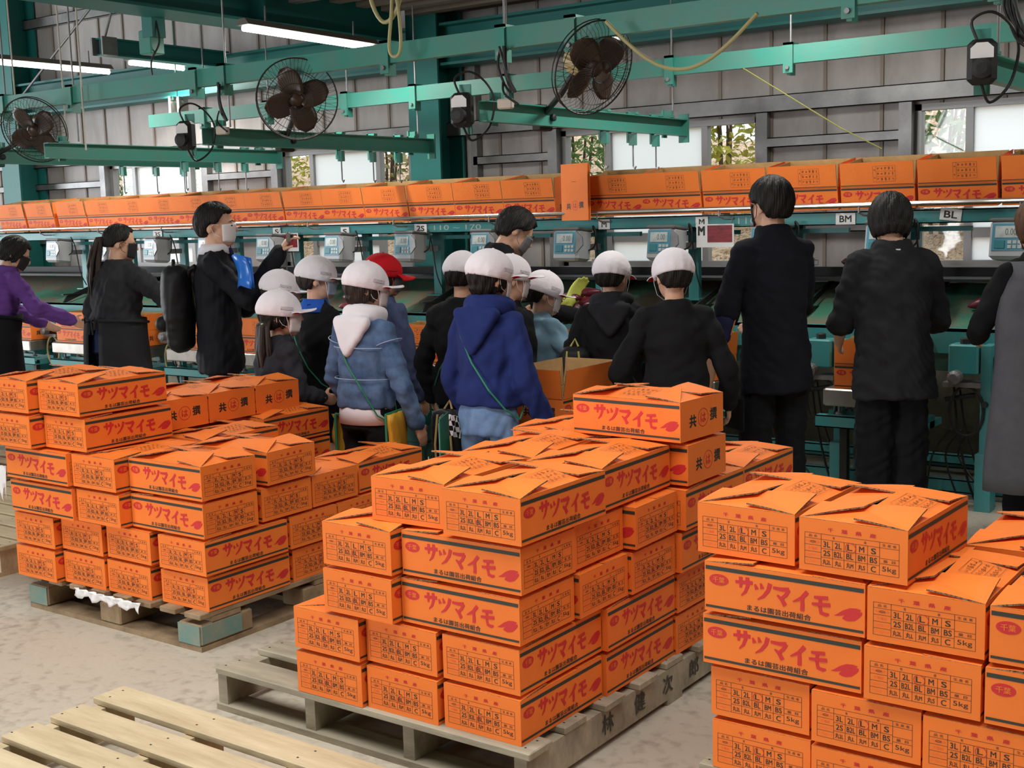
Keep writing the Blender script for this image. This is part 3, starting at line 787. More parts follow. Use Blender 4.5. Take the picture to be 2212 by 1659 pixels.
# --- stack on the ink-stamped pallet
Mr = [
 ('E',0,-2.742,2.600,TB,'two in from corner'), ('E',0,-2.4660,2.618,TB,'one in from corner'), ('E',0,-2.1800,2.628,TB,'at the front corner'),
 ('E',0,-2.1700,3.056,TT,'along the lettered side'), ('ST',0,-2.3140,3.482,TB,'deep on the lettered side'), ('ST',0,-2.3100,3.758,TB,'rear end of lettered side'),
 ('E',1,-2.740,2.596,TB,'two in from corner'), ('E',1,-2.4670,2.624,TB,'one in from corner'), ('E',1,-2.1820,2.632,TB,'at the front corner'),
 ('E',1,-2.1620,3.054,TT,'along the lettered side'), ('ST',1,-2.3060,3.480,TB,'deep on the lettered side'), ('ST',1,-2.3040,3.756,TB,'rear end of lettered side'),
 ('E',2,-2.600,2.590,TB,'beside the long-faced corner'), ('ST',2,-2.326,2.630,TT,'at the front corner'), ('ST',2,-2.312,2.908,TB,'behind the corner carton'),
 ('ST',2,-2.300,3.184,TB,'two behind the corner'), ('E',2,-2.130,3.462,TT,'deep on the lettered side'), ('E',2,-2.405,3.466,TB,'inside behind others'), ('E',2,-2.12,3.890,TT,'rear end of lettered side'),
 ('E',3,-2.598,2.594,TB,'beside the long-faced corner'), ('ST',3,-2.318,2.630,TT,'at the front corner'), ('ST',3,-2.326,2.906,TB,'behind the corner carton'),
 ('ST',3,-2.288,3.180,TB,'two behind the corner'), ('E',3,-2.112,3.462,TT,'deep on the lettered side'), ('E',3,-2.392,3.466,TB,'inside behind others'), ('E',3,-2.112,3.886,TT,'rear end, flap slot showing'),
 ('E',4,-2.448,2.650,TB,'front, half hidden by its neighbour'), ('E',4,-2.148,2.614,TB,'at the front corner'), ('E',4,-2.168,3.044,TT,'behind the corner carton'),
 ('E',4,-2.452,3.082,TB,'rear, splayed flaps'), ('E',4,-2.55,3.512,TB,'hindmost, beside denim trousers'),
 ('SK',4,-2.262,3.476,TT,'crest end, under the topmost'), ('SK',5,-2.265,3.462,TT,'topmost alone with crest end'),
]
topM = {(4, i) for i in range(26, 31)}
for i, (c, l, x, y, f, p) in enumerate(Mr):
    fl = 'top' if (l == 4 and c == 'E') or l == 5 or i in (25,) or (l == 3 and i == 19) else 'flat'
    cart(c, l, x, y, lab(f, SM, l, p), GM, 'BL', fl, {32: -0.06, 26: 0.03, 27: -0.012, 22: 0.02, 28: 0.012, 29: 0.05, 30: -0.03}.get(i, 0))
# --- stack with the letter L circled
Rr = [
 ('E',0,-1.420,2.800,TB,'front, first from walkway'), ('E',0,-1.142,2.782,TB,'front, second from walkway'), ('E',0,-0.866,2.770,TB,'front, third from walkway'), ('E',0,-0.93,3.225,TB,'inner row'),
 ('E',1,-1.424,2.802,TB,'front, first from walkway'), ('E',1,-1.141,2.780,TB,'front, second from walkway'), ('E',1,-0.866,2.770,TB,'front, third from walkway'), ('E',1,-0.93,3.225,TB,'inner row'),
 ('ST',2,-1.438,2.786,TT,'front, beside the walkway'), ('E',2,-1.006,2.766,TB,'front, next to long face'), ('ST',2,-0.728,2.764,TT,'front, cut by the frame'), ('E',2,-0.92,3.225,TB,'inner row'), ('ST',2,-1.43,3.07,TB,'inner row beside walkway'),
 ('ST',3,-1.428,2.778,TT,'front, beside the walkway'), ('E',3,-1.002,2.772,TB,'front, flap table in sun'), ('ST',3,-0.722,2.768,TT,'front, cut by the frame'), ('E',3,-0.915,3.250,TB,'rear, flaps part open'), ('ST',3,-1.43,3.07,TB,'inner row beside walkway'),
 ('E',4,-1.456,2.804,TB,'top, beside the walkway'), ('E',4,-1.170,2.782,TB,'top, long face showing'),
]
for i, (c, l, x, y, f, p) in enumerate(Rr):
    fl = 'top' if l == 4 or i in (14, 15, 16) else 'flat'
    cart(c, l, x, y, lab(f, SR, l, p), GR, 'L', fl, {18: -0.03, 19: -0.035, 14: 0.004}.get(i, 0))
# --- stack on the teal-ended pallet
Lr = [
 ('E',0,-4.722,2.912,TB,'three in from corner'), ('E',0,-4.448,2.950,TB,'two in from corner'), ('E',0,-4.172,2.960,TB,'one in from corner'), ('E',0,-3.866,2.980,TB,'at the front corner'),
 ('ST',0,-4.024,3.424,TB,'behind the corner carton'), ('ST',0,-4.02,3.700,TB,'two behind the corner'), ('ST',0,-4.02,3.975,TB,'three behind the corner'),
 ('E',1,-4.716,2.912,TB,'three in from corner'), ('E',1,-4.440,2.944,TB,'two in from corner'), ('E',1,-4.160,2.958,TB,'one in from corner'), ('E',1,-3.850,2.964,TB,'at the front corner'),
 ('ST',1,-4.006,3.404,TB,'behind the corner carton'), ('ST',1,-4.006,3.680,TB,'two behind the corner'), ('ST',1,-4.006,3.955,TB,'three behind the corner'),
 ('ST',2,-4.700,2.896,TT,'farther from corner'), ('E',2,-4.274,2.914,TB,'between two long faces'), ('ST',2,-4.000,2.966,TT,'at the front corner'),
 ('ST',2,-4.006,3.262,TB,'behind the corner carton'), ('ST',2,-4.012,3.542,TB,'two behind the corner'), ('E',2,-3.874,3.834,TT,'rear, flaps beside denim jacket'),
 ('ST',3,-4.700,2.884,TT,'farther from corner'), ('E',3,-4.276,2.904,TB,'between two long faces'), ('ST',3,-4.000,2.966,TT,'at the front corner'), ('ST',3,-3.992,3.276,TB,'behind the corner carton'),
 ('E',4,-4.722,2.846,TB,'beside its twin'), ('E',4,-4.446,2.908,TB,'long face showing'),
 ('E',5,-4.728,2.850,TB,'topmost, cut by the frame'), ('E',5,-4.448,2.892,TB,'topmost, long face showing'),
 ('SK',4,-4.706,3.346,'crest end','first crest of three'), ('SK',4,-4.706,3.622,'crest end','middle crest of three'), ('SK',4,-4.702,3.898,'crest end','last crest of three'),
 ('E',3,-4.472,3.860,TT,'below the last crest'), ('E',3,-4.286,3.352,TB,'flap table below the crests'), ('E',3,-4.575,3.356,TB,'hidden under the crests'),
 ('E',2,-4.286,3.360,TB,'inner row'), ('E',2,-4.575,3.360,TB,'inner row farther'), ('E',2,-4.472,3.860,TB,'inner rear row'),
 ('E',1,-4.300,3.400,TB,'inner row'), ('E',1,-4.580,3.400,TB,'inner row farther'), ('E',1,-4.472,3.860,TB,'inner rear row'),
 ('E',0,-4.312,3.420,TB,'inner row'), ('E',0,-4.590,3.420,TB,'inner row farther'), ('E',0,-4.472,3.860,TB,'inner rear row'),
]
for i, (c, l, x, y, f, p) in enumerate(Lr):
    fl = 'top' if l == 5 or i in (19, 22, 23, 28, 29, 30, 31, 32) else 'flat'
    cart(c, l, x, y, lab(f, SL, l, p), GL_, 'M', fl, {23: 0.035, 27: -0.01}.get(i, 0))
# --- a few cartons on a pallet farther off
GF = 'cartons on the far pallet beside the slatted one'
for k in range(3):
    cart('E', k, -7.23, 3.80, f'orange carton, red title half seen, far pallet at photo edge, {ORD[k]} layer', GF, 'M')
# --- the tall open carton on two crates by the navy hoodie
OPZ = 0.6450
carton(-3.165, 4.76, OPZ, PI/2, 'tall open carton with flaps up beside the navy hoodie', 'open cartons among the pupils', '', 'open')
# --- cartons standing open along the upper shelf
SHZ, SHT = 1.588, math.radians(9)
SX = [-10.99, -10.54, -10.06, -9.62, -9.21, -8.80, -8.39, -7.976, -7.567, -7.13, -6.722, -6.300, -5.874, -5.453, -5.033]
SX2 = [-4.378, -3.967, -3.533, -3.105, -2.666, -2.230, -1.790, -1.352]
GS = 'open cartons lined up on the upper shelf'
NUM = ['first', 'second', 'third', 'fourth', 'fifth', 'sixth', 'seventh', 'eighth', 'ninth', 'tenth', 'eleventh', 'twelfth', 'thirteenth', 'fourteenth', 'fifteenth']
xs = [x for x in SX]
for i, x in enumerate(xs):
    n = len(xs)-1-i
    carton(x+0.2115, 6.90+D2, SHZ, PI+random.uniform(-0.004, 0.004), f'open orange carton on upper shelf, {NUM[n]} from the upright crest panel towards the wall corner', GS, '', 'shelf').rotation_euler[0] = -SHT
for i, x in enumerate(SX2):
    carton(x+0.2115, 6.90+D2, SHZ, PI+random.uniform(-0.004, 0.004), f'open orange carton on upper shelf, {NUM[i]} past the upright crest panel towards BL tag', GS, '', 'shelf').rotation_euler[0] = -SHT
# an upright carton, end on, leaning out of the row
def upright():
    r = thing('folded_carton', 'bright orange flattened carton standing upright with red crest in the shelf row', 'carton', (-4.40, 6.80, 1.545), -0.32)
    mb = MB(); mb.box(-0.27/2, -0.004, 0, 0.27/2, 0.004, 0.36, 0)
    mb.box(-0.27/2, 0.010, 0, 0.27/2, 0.018, 0.35, 0)
    M = plane((0, -0.0046, 0.03), (1, 0, 0), (0, 0, 1)); face_crest(mb, M, 0.268, 0.1285)
    mb.poly([(-0.025, 0.215, 0), (0.025, 0.215, 0), (0.025, 0.218, 0), (-0.025, 0.218, 0)], 2, M)
    mb.build('carton_panel', CM, r)
    return r
upright()
# cartons on the weighing platforms of the sorting line
GW = 'cartons being filled on the weighing platforms'
FX = [-10.27, -9.47, -8.72, -7.95, -7.20, -6.46, -5.62, -4.95, -4.28, -3.62, -2.50]
FN = ['beside the purple fleece', 'between the purple fleece and ponytail', 'behind the ponytail', 'behind the black backpack', 'behind the suit', 'behind the first white caps', 'between denim jacket and black sleeves',
      'behind the navy hoodie', 'by the yellow glove', 'behind the black sweater by wide shoulders', 'at the raglan shirt worker']
for x, p in zip(FX, FN):
    carton(x+BL/2, 6.38+D2, 0.622, PI+random.uniform(-0.03, 0.03), f'open orange carton on a weighing platform, {p}', GW, '', 'shelf')

# ------------------------------------------------------------------ sorting line
X0, X1 = -12.6, 0.6
sl = thing('sorting_conveyor', 'long teal sorting conveyor with sloping worn chute along the wall', 'conveyor', (0, 0, 0))
def chan(mb, x0, x1, y0, z0, z1, d=0.05, mi=0): channel_x(mb, x0, x1, y0, z0, z1, d, 0.006, mi)
mb = MB(); mb.box(X0, 7.42, 1.145, X1, 7.50, 1.215); mb.build('belt_rim', RUBBER, sl)
mb = MB(); mb.box(X0, 7.10, 1.150, X1, 7.42, 1.165); mb.build('belt', RUBBER, sl)
mb = MB(); mb.box(X0, 7.44, 1.075, X1, 7.47, 1.144); mb.build('belt_side', STEEL, sl)
mb = MB(); mb.sheet([[(X1, 6.70, 0.905), (X0, 6.70, 0.905)], [(X1, 6.98, 0.975), (X0, 6.98, 0.975)], [(X1, 7.40, 1.125), (X0, 7.40, 1.125)]], 0.012)
mb.build('chute', CHUTE, sl)
mb = MB(); mb.box(X0, 6.655, 0.80, X1, 6.68, 0.93); mb.box(X0, 6.655, 0.915, X1, 6.72, 0.93); mb.build('tray_rim', TEALB, sl)
mb = MB(); mb.box(X0, 6.70, 0.70, X1, 6.712, 0.86); mb.build('apron_panel', TEALB, sl)
k = -12.2
for i in range(10):
    mb = MB(); mb.box(k, 6.78, 0.0, k+0.07, 6.85, 0.86); mb.build('leg', TEALB, sl)
    mb = MB(); mb.box(k, 7.38, 0.0, k+0.07, 7.45, 1.07); mb.build('leg', TEALB, sl)
    k += 1.38
mb = MB(); chan(mb, X0, X1, 6.76, 0.03, 0.10); chan(mb, X0, X1, 6.76, 0.185, 0.235); chan(mb, X0, X1, 7.40, 0.03, 0.10); mb.build('base_rail', TEALB, sl)
# dividers across the chute, one per station
IX = [-10.02, -9.33, -8.64, -7.95, -7.26, -6.53, -5.84, -5.15, -4.46, -3.77, -3.08, -2.39, -1.72]
for x in IX:
    mb = MB(); mb.prism([(6.70, 0.93), (6.74, 0.985), (7.34, 1.165), (7.34, 1.14), (6.72, 0.925)], x+0.20, x+0.212, 0, plane((0, 0, 0), (0, 1, 0), (0, 0, 1)))
    mb.cbox((x+0.206, 6.95, 1.0), (0.03, 0.5, 0.01), 0, Matrix.Rotation(0.0, 4, 'X'))
    mb.build('divider', RUBBER, sl)
# weighing stations
def station(i, x, label):
    r = thing('weighing_platform', label, 'scale', (x, 0, 0), 0, 'weighing platforms along the line')
    mb = MB(); mb.rbox(-0.055, 6.36, 0.525, 0.42, 6.645, 0.619, 0.008); mb.build('steel_cover', INOX, r)
    for sx, sy in ((0.01, 6.44), (0.36, 6.44), (0.01, 6.58), (0.36, 6.58)):
        mb = MB(); mb.lathe([(0.022, 0.471), (0.022, 0.48), (0.009, 0.485), (0.009, 0.51), (0.02, 0.5245)], 12, 0, Matrix.Translation((sx, sy, 0)))
        mb.build('levelling_foot', STEEL, r)
    mb = MB(); chan(mb, -0.10, 0.46, 6.37, 0.405, 0.470, 0.06); mb.box(-0.10, 6.56, 0.405, 0.46, 6.64, 0.47); mb.box(-0.10, 6.43, 0.405, -0.04, 6.76, 0.44); mb.box(0.40, 6.43, 0.405, 0.46, 6.76, 0.44); mb.build('support_frame', TEALB, r)
    mb = MB(); mb.box(0.01, 6.44, 0, 0.05, 6.48, 0.405); mb.box(0.33, 6.44, 0, 0.37, 6.48, 0.405); mb.box(-0.02, 6.41, 0.0, 0.42, 6.51, 0.012); mb.build('stand', DARK, r)
for i, (x, p) in enumerate(zip(FX, FN)):
    station(i, x, f'stainless weighing platform on teal frame, {p}')
def motor(x, label):
    r = thing('gear_motor', label, 'motor', (x, 6.50, 0), 0, 'gear motors along the line')
    mb = MB(); mb.rbox(-0.075, 0, 0.71, 0.075, 0.13, 0.865, 0.008); mb.build('housing', TEALB, r)
    mb = MB(); mb.lathe([(0.026, 0.866), (0.026, 0.89), (0.02, 0.895)], 14, 0, Matrix.Translation((-0.005, 0.06, 0))); mb.build('knob', RUBBER, r)
    mb = MB(); mb.lathe([(0.035, 0), (0.035, 0.05), (0.02, 0.06)], 14, 0, plane((-0.03, -0.001, 0.70), (1, 0, 0), (0, 0, 1))); mb.box(-0.10, -0.005, 0.645, 0.09, 0.13, 0.668); mb.build('gear_case', STEEL, r)
    mb = MB(); mb.box(0.085, 0.02, 0.30, 0.135, 0.06, 0.86); mb.box(0.085, 0.06, 0.80, 0.135, 0.16, 0.86); mb.box(0.07, 0.0, 0.0, 0.15, 0.10, 0.30); mb.build('upright', TEALB, r)
    mb = MB(); mb.lathe([(0.016, 0), (0.016, 0.02)], 10, 0, plane((0.11, 0.019, 0.56), (1, 0, 0), (0, 0, 1))); mb.build('hand_knob', RUBBER, r)
    mb = MB(); pts = [(-0.02, -0.01+0.11*0, 0.5)]
    mb.tube([(0.02+0.085*math.cos(a), 0.01, 0.52+0.13*math.sin(a)) for a in [2*PI*k/20 for k in range(20)]], 0.008, 8, 0, True); mb.build('drive_belt', HOSE if x < -7 else RUBBER, r)
    mb = MB(); mb.curve([(-0.1, 0.05, 0.57), (0.05, 0.06, 0.60)], 0.013, 8); mb.curve([(-0.06, 0.06, 0.645), (-0.05, 0.07, 0.5), (-0.045, 0.1, 0.38), (0.0, 0.12, 0.15), (0.05, 0.12, 0.01)], 0.007, 6); mb.curve([(-0.03, 0.06, 0.645), (0.0, 0.07, 0.42), (0.06, 0.1, 0.2), (0.12, 0.15, 0.012)], 0.006, 6)
    mb.build('cable', CABLE, r)
for x, p in ((-9.75, 'behind the purple fleece'), (-9.00, 'beside the ponytail worker'), (-8.14, 'at the black backpack'), (-2.64, 'beside the tall worker with wide shoulders'), (-1.86, 'between raglan shirt worker and grey apron')):
    motor(x, f'teal gear motor under the tray, {p}')
mb = MB()
for x in (-2.9, -2.3, -1.95, -9.3, -8.6):
    for k in range(3): mb.curve([(x+0.05*k, 6.62, 0.40), (x+0.07*k-0.1, 6.64, 0.25), (x+0.18*k-0.12, 6.6, 0.012)], 0.006, 6)
tag(mb.build('hanging_cable', CABLE), 'black cables drooping below the sorting line', 'cable', kind='stuff')

# ------------------------------------------------------------------ upper shelf with guide tube
sh = thing('carton_shelf', 'long teal shelf rail carrying the open cartons', 'shelf', (0, 0, 0))
mb = MB(); chan(mb, X0, X1, 6.93, 1.480, 1.555, 0.04); chan(mb, X0, X1, 7.16, 1.480, 1.555, 0.04); mb.build('shelf_beam', TEALB, sh)
mb = MB(); x = X0+0.05
while x < X1: mb.tube([(x, 6.94, 1.542), (x, 7.19, 1.542)], 0.0145, 8); x += 0.17
mb.build('roller', STEEL, sh)
mb = MB(); mb.tube([(X0, 6.84, 1.588), (X1, 6.84, 1.594)], 0.013, 12); mb.build('guide_tube', CHROME, sh)
for k in range(15):
    x = -12+k*0.86
    mb = MB(); mb.tube([(x, 6.84, 1.59), (x, 6.835, 1.55), (x+0.02, 6.86, 1.532), (x+0.05, 6.925, 1.53)], 0.006, 6); mb.build('hook', STEEL, sh)
for x in IX:
    mb = MB(); mb.box(x+0.06, 7.03, 1.035, x+0.13, 7.07, 1.48); mb.box(x+0.03, 6.98, 1.030, x+0.16, 7.09, 1.04); mb.build('post', TEALB, sh)
for x in IX:
    mb = MB(); mb.box(x-0.02, 7.0, 1.435, x+0.42, 7.029, 1.462); mb.build('cross_bar', TEALB, sh)
mb = MB()
put_text(mb, '110 ~ 170', 0, 0, 0.42, 0.035, plane((-5.47, 6.9285, 1.517), (1, 0, 0), (0, 0, 1)), 0)
put_text(mb, '110', 0, 0, 0.12, 0.04, plane((-3.26, 6.9285, 1.517), (1, 0, 0), (0, 0, 1)), 0)
mb.build('chalk_marks', CHALK, sh)
for x, s, dz, rot in ((-8.72, '3S', 0, 0), (-7.27, 'S', 0, 0), (-6.54, 'S', -0.01, 0), (-5.80, '2S', 0, 0.03), (-4.26, 'M', 0, 0), (-3.56, 'M', 0, 0), (-2.65, 'BM', 0, 0), (-2.06, 'BL', 0.01, 0.12)):
    w = 0.085 if len(s) == 1 else 0.115
    desc = {'3S': 'behind ponytail woman', 'S': 'above the suit sleeve' if x < -7 else 'above white caps', '2S': 'by the chalk figures', 'M': 'past the upright crest panel' if x < -4 else 'above the M picture card', 'BM': 'above the wide-shouldered worker', 'BL': 'tilted above the raglan worker'}[s]
    r = thing('size_tag', f'small white size tag reading {s} on shelf rail, {desc}', 'tag', (x, 6.925, 1.515+dz)); r.rotation_euler = (0, rot, 0)
    mb = MB(); mb.box(-w/2, -0.002, -0.032, w/2, 0.0, 0.032); mb.build('plate', WHITEP, r)
    mb = MB(); put_text(mb, s, 0, 0, w*0.6 if len(s) > 1 else 0.036, 0.036, plane((0, -0.0026, 0), (1, 0, 0), (0, 0, 1)), 0, 0.02); mb.build('letters', BLK, r)
for x, p in ((-3.45, 'beside the wide-shouldered worker'), (-7.12, 'behind the raised hand')):
    r = thing('picture_card', f'hanging card with red sweet potato picture, {p}', 'card', (x, 6.88, 1.432))
    mb = MB(); mb.box(-0.125, 0, -0.07, 0.125, 0.003, 0.07); mb.build('card', WHITEP, r)
    mb = MB(); mb.box(-0.05, -0.0012, -0.04, 0.115, -0.0004, 0.062); mb.build('picture', mat('picture_red', S(156, 42, 52), 0.5, var=S(96, 30, 40), scale=28, stretch=(0.5, 1, 2.2)), r)
    mb = MB(); put_text(mb, 'M' if x > -5 else 'S', 0, 0, 0.042, 0.05, plane((-0.09, -0.0012, 0.03), (1, 0, 0), (0, 0, 1)), 0, 0.04); mb.build('letters', BLK, r)
    mb = MB(); mb.tube([(-0.1, 0.005, 0.069), (-0.1, 0.045, 0.118), (0.1, 0.045, 0.118), (0.1, 0.005, 0.069)], 0.002, 5); mb.build('hanger', STEEL, r)
# weighing indicators
IN = ['by the purple fleece', 'beside the ponytail', 'past the ponytail', 'at the back of the suit', 'under the suit chin side', 'above the first white caps', 'over the red cap', 'left of the bowed worker behind caps', 'over the black hoodie', 'over the black sweater cap', 'hidden by the tall worker', 'beside the raglan worker', 'beside the grey apron']
IN[7] = 'behind the bowed dark-haired worker'
proto_ind = None
for x, p in zip(IX, IN):
    label = f'grey weighing indicator with blue keypad on shelf post, {p}'
    if proto_ind is None:
        r = thing('weighing_indicator', label, 'indicator', (x, 6.75, 1.29), -0.12, 'weighing indicators on the shelf posts')
        mb = MB(); M = Matrix.Rotation(-0.12, 4, 'X'); mb.rbox(-0.105, 0.0, 0.0, 0.105, 0.15, 0.205, 0.018, 0, M); mb.build('housing', PLAST, r)
        mb = MB(); mb.rbox(-0.107, -0.004, 0.195, 0.107, 0.155, 0.215, 0.006, 0, M); mb.build('lid', PLASTD, r)
        mb = MB(); mb.box(-0.085, -0.003, 0.045, 0.085, 0.0, 0.185, 0, M); pn = mb.build('keypad_panel', PANEL, r)
        mb = MB(); mb.box(-0.068, -0.006, 0.112, 0.062, -0.003, 0.172, 0, M); dsp = mb.build('display', LCD, pn)
        mb = MB(); put_text(mb, '0.00', 0, 0, 0.06, 0.034, M @ plane((0.015, -0.0066, 0.142), (1, 0, 0), (0, 0, 1)), 0); mb.build('digits', PLASTD, dsp)
        mb = MB()
        for i in range(3):
            for j in range(2): mb.rbox(0.0+i*0.026, -0.006, 0.056+j*0.024, 0.021+i*0.026, -0.003, 0.074+j*0.024, 0.0014, 0, M)
        mb.build('button', LCD, pn)
        mb = MB(); mb.rbox(-0.07, -0.006, 0.056, -0.015, -0.003, 0.098, 0.002, 0, M); mb.build('mode_key', mat('keypad_teal', S(50, 120, 130), 0.4), pn)
        mb = MB(); mb.prism([(0.0, 0.05), (0.055, 0.10), (0.05, 0.15), (0.0, 0.19)], 0.05, 0.06, 0, plane((0.105, 0.05, 0), (1, 0, 0), (0, 0, 1))); mb.build('side_plate', STEEL, r)
        mb = MB(); mb.box(0.03, 0.15, 0.06, 0.10, 0.262, 0.1); mb.build('bracket', STEEL, r)
        mb = MB(); mb.curve([(0.11, 0.12, 0.06), (0.15, 0.13, 0.09), (0.16, 0.13, 0.18), (0.13, 0.14, 0.215), (0.125, 0.18, 0.12), (0.145, 0.2, -0.1), (0.165, 0.24, -0.22)], 0.005, 6); mb.build('cable', CABLE, r)
        proto_ind = r
    else:
        r = copy_tree(proto_ind); r.location = (x, 6.75, 1.29); r['label'] = label
    r.rotation_euler = (0, 0, -0.12+random.uniform(-0.06, 0.06))
# tin cups on the rim of the belt
for x, p in ((-4.62, 'beyond the white cap'), (-3.12, 'beside the wide-shouldered worker'), (-2.45, 'below the leafy pane')):
    r = thing('tin_cup', f'small square grey tin cup on the black belt rim, {p}', 'cup', (x, 7.46, 1.2155), 0.2)
    mb = MB(); t = 0.003; w = 0.055
    mb.box(-w, -0.04, 0, w, 0.04, t); mb.box(-w, -0.04, t, w, -0.04+t, 0.055); mb.box(-w, 0.04-t, t, w, 0.04, 0.055); mb.box(-w, -0.04+t, t, -w+t, 0.04-t, 0.055); mb.box(w-t, -0.04+t, t, w, 0.04-t, 0.055); mb.build('cup_body', STEEL, r)
    mb = MB(); mb.tube([(w, 0, 0.045), (w+0.03, 0, 0.04), (w+0.03, 0, 0.015), (w, 0, 0.01)], 0.003, 6); mb.build('handle', STEEL, r)

# ------------------------------------------------------------------ sweet potatoes
def potato_mesh(seed):
    random.seed(seed); mb = MB(); pts = []; rr = []
    bend = random.uniform(-0.03, 0.03); L = random.uniform(0.13, 0.2); R = random.uniform(0.026, 0.036)
    for k in range(11):
        t = k/10; pts.append((L*(t-0.5), bend*math.sin(PI*t)+random.uniform(-0.002, 0.002), 0)); rr.append(max(0.003, R*math.sin(PI*t)**0.62*(1+0.12*math.sin(5*t+seed))))
    mb.tube(pts, rr, 12); return mb.mesh('sweet_potato', POTATO, True)
PM = [potato_mesh(s) for s in range(5)]
random.seed(21)
def chute_z(y): return 0.905+(y-6.70)*0.25 if y < 6.98 else 0.975+(y-6.98)*0.357
def potato(x, y, z, rz, rx, label, group):
    o = link_mesh('sweet_potato', random.choice(PM)); o.location = (x, y, z); o.rotation_euler = (0, rx, rz)
    return tag(o, label, 'sweet potato', group)
n = 0
for cx, num, lbl, gp in ((-4.36, 16, 'dark red sweet potato in the heap beside the yellow glove', 'sweet potatoes heaped by the yellow glove'),
                         (-6.32, 12, 'dark red sweet potato in the heap before the blue-collared boy', 'sweet potatoes heaped by the denim jacket'),
                         (-8.35, 9, 'dark sweet potato in the heap between ponytail and purple fleece', 'sweet potatoes by the ponytail'),
                         (-7.55, 6, 'dark sweet potato in the heap beyond the black backpack', 'sweet potatoes beyond the backpack')):
    for k in range(num):
        lay = 0 if k < num*0.5 else (1 if k < num*0.8 else 2)
        x, y = cx+random.uniform(-0.16, 0.16)*(1-0.25*lay), 6.80+random.uniform(-0.05, 0.15)
        potato(x, y, chute_z(y)+0.034+lay*0.05, random.uniform(-0.6, 0.6), random.uniform(-0.1, 0.1), lbl, gp)
for x, y, a, rx, l in ((-3.20, 6.90, 1.1, 0.5, 'long red sweet potato sliding on the chute by the black sweater'), (-3.06, 6.76, 0.3, 0, 'dark red sweet potato at the tray edge by the wide-shouldered worker'),
                       (-2.55, 6.76, -0.5, 0.15, 'red sweet potato in the tray between the two grown workers'), (-1.93, 7.05, 0.45, -0.25, 'red sweet potato near the top of the chute by the grey apron'),
                       (-1.78, 7.13, 0.3, -0.2, 'second red sweet potato high on the chute by the grey apron')):
    potato(x, y, chute_z(y)+0.037, a, rx, l, None)
o = link_mesh('sweet_potato', PM[1]); o.location = (-2.78, 7.46, 1.2155+0.032); o.rotation_euler = (0, 0, 0.2); tag(o, 'red sweet potato lying on the black belt rim', 'sweet potato')

# ------------------------------------------------------------------ overhead rails
def rail_x(label, x0, x1, y):
    r = thing('overhead_rail', label, 'rail', (0, y, 0))
    mb = MB(); mb.box(x0, -0.05, 2.425, x1, -0.044, 2.53); mb.box(x0, -0.044, 2.425, x1, 0.0, 2.431); mb.box(x0, -0.044, 2.524, x1, 0.0, 2.53); mb.build('channel', TEAL, r)
    return r
r1 = rail_x('long teal overhead rail carrying the fans, nearer of the two', -12.5, 3, 5.3)
r2 = rail_x('long teal overhead rail beyond the fans, closer to the wall', -8.9, 3, 7.1)
def clamp(r, x, rod=0.0, up=True):
    mb = MB(); mb.box(x-0.03, -0.066, 2.37, x+0.03, -0.0505, 2.545); mb.box(x-0.03, -0.066, 2.5305, x+0.03, 0.03, 2.545); mb.box(x-0.012, -0.05, 2.36, x+0.012, 0.02, 2.424); mb.build('clamp', TEAL, r)
    mb = MB(); mb.lathe([(0.012, 0), (0.012, 0.015)], 8, 0, plane((x, -0.066, 2.40), (1, 0, 0), (0, 0, 1))); mb.build('bolt', STEEL, r)
    if rod:
        mb = MB(); mb.tube([(x, -0.01, 2.37), (x, -0.01, rod)], 0.006, 8); mb.build('hanger_rod', STEEL, r)
    if up:
        mb = MB(); mb.tube([(x, -0.02, 2.545), (x, -0.02, 3.1 if x > -6.3 else 4.9)], 0.006, 8); mb.build('suspension_rod', STEEL, r)
for x in (-8.23, -7.43, -5.91, -3.82, -1.40): clamp(r1, x, 2.17)
for x in (-6.17, -4.6, -3.4, -2.0): clamp(r1, x, 0, False)
for x in (-8.2, -7.45, -5.93, -3.84, -1.42): clamp(r2, x, 2.17)
for x in (-6.6, -5.1, -3.05): clamp(r2, x, 0)
def cross(x, label):
    r = thing('cross_rail', label, 'rail', (x, 0, 0), 0, 'cross rails hung between the two overhead rails')
    mb = MB(); mb.box(-0.02, 5.12, 2.06, -0.014, 7.26, 2.165); mb.box(-0.014, 5.12, 2.06, 0.03, 7.26, 2.066); mb.box(-0.014, 5.12, 2.159, 0.03, 7.26, 2.165); mb.build('channel', TEAL, r)
    for y in (5.26, 7.06):
        mb = MB(); mb.box(-0.034, y-0.025, 2.045, -0.021, y+0.025, 2.215); mb.box(-0.034, y-0.025, 2.166, 0.034, y+0.025, 2.178); mb.box(-0.03, y-0.012, 2.178, 0.03, y+0.012, 2.21); mb.build('hanger_bracket', TEAL, r)
    for y in (6.30, 6.62, 6.90):
        mb = MB(); mb.box(-0.034, y-0.018, 2.0, -0.021, y+0.018, 2.185); mb.box(-0.034, y-0.018, 2.166, 0.034, y+0.018, 2.18); mb.box(-0.02, y-0.015, 1.985, 0.02, y+0.015, 2.055); mb.build('hook_clamp', TEAL, r)
        mb = MB(); mb.tube([(0, y, 2.0), (0.0, y, 1.86), (0.012, y, 1.845), (0.02, y, 1.86)], 0.005, 6); mb.build('shelf_rod', STEEL, r)
    mb = MB(); mb.box(-0.035, 7.262, 2.02, 0.035, 7.275, 2.2); mb.build('end_plate', TEAL, r)
    return r
cross(-8.30, 'teal cross rail behind the fan at the photo edge'); cross(-7.56, 'teal cross rail beside the fan at the photo edge')
cross(-5.955, 'teal cross rail under the middle fan'); cross(-3.86, 'teal cross rail under the fan with beige motor'); cross(-1.42, 'teal cross rail with dial box at the photo corner')
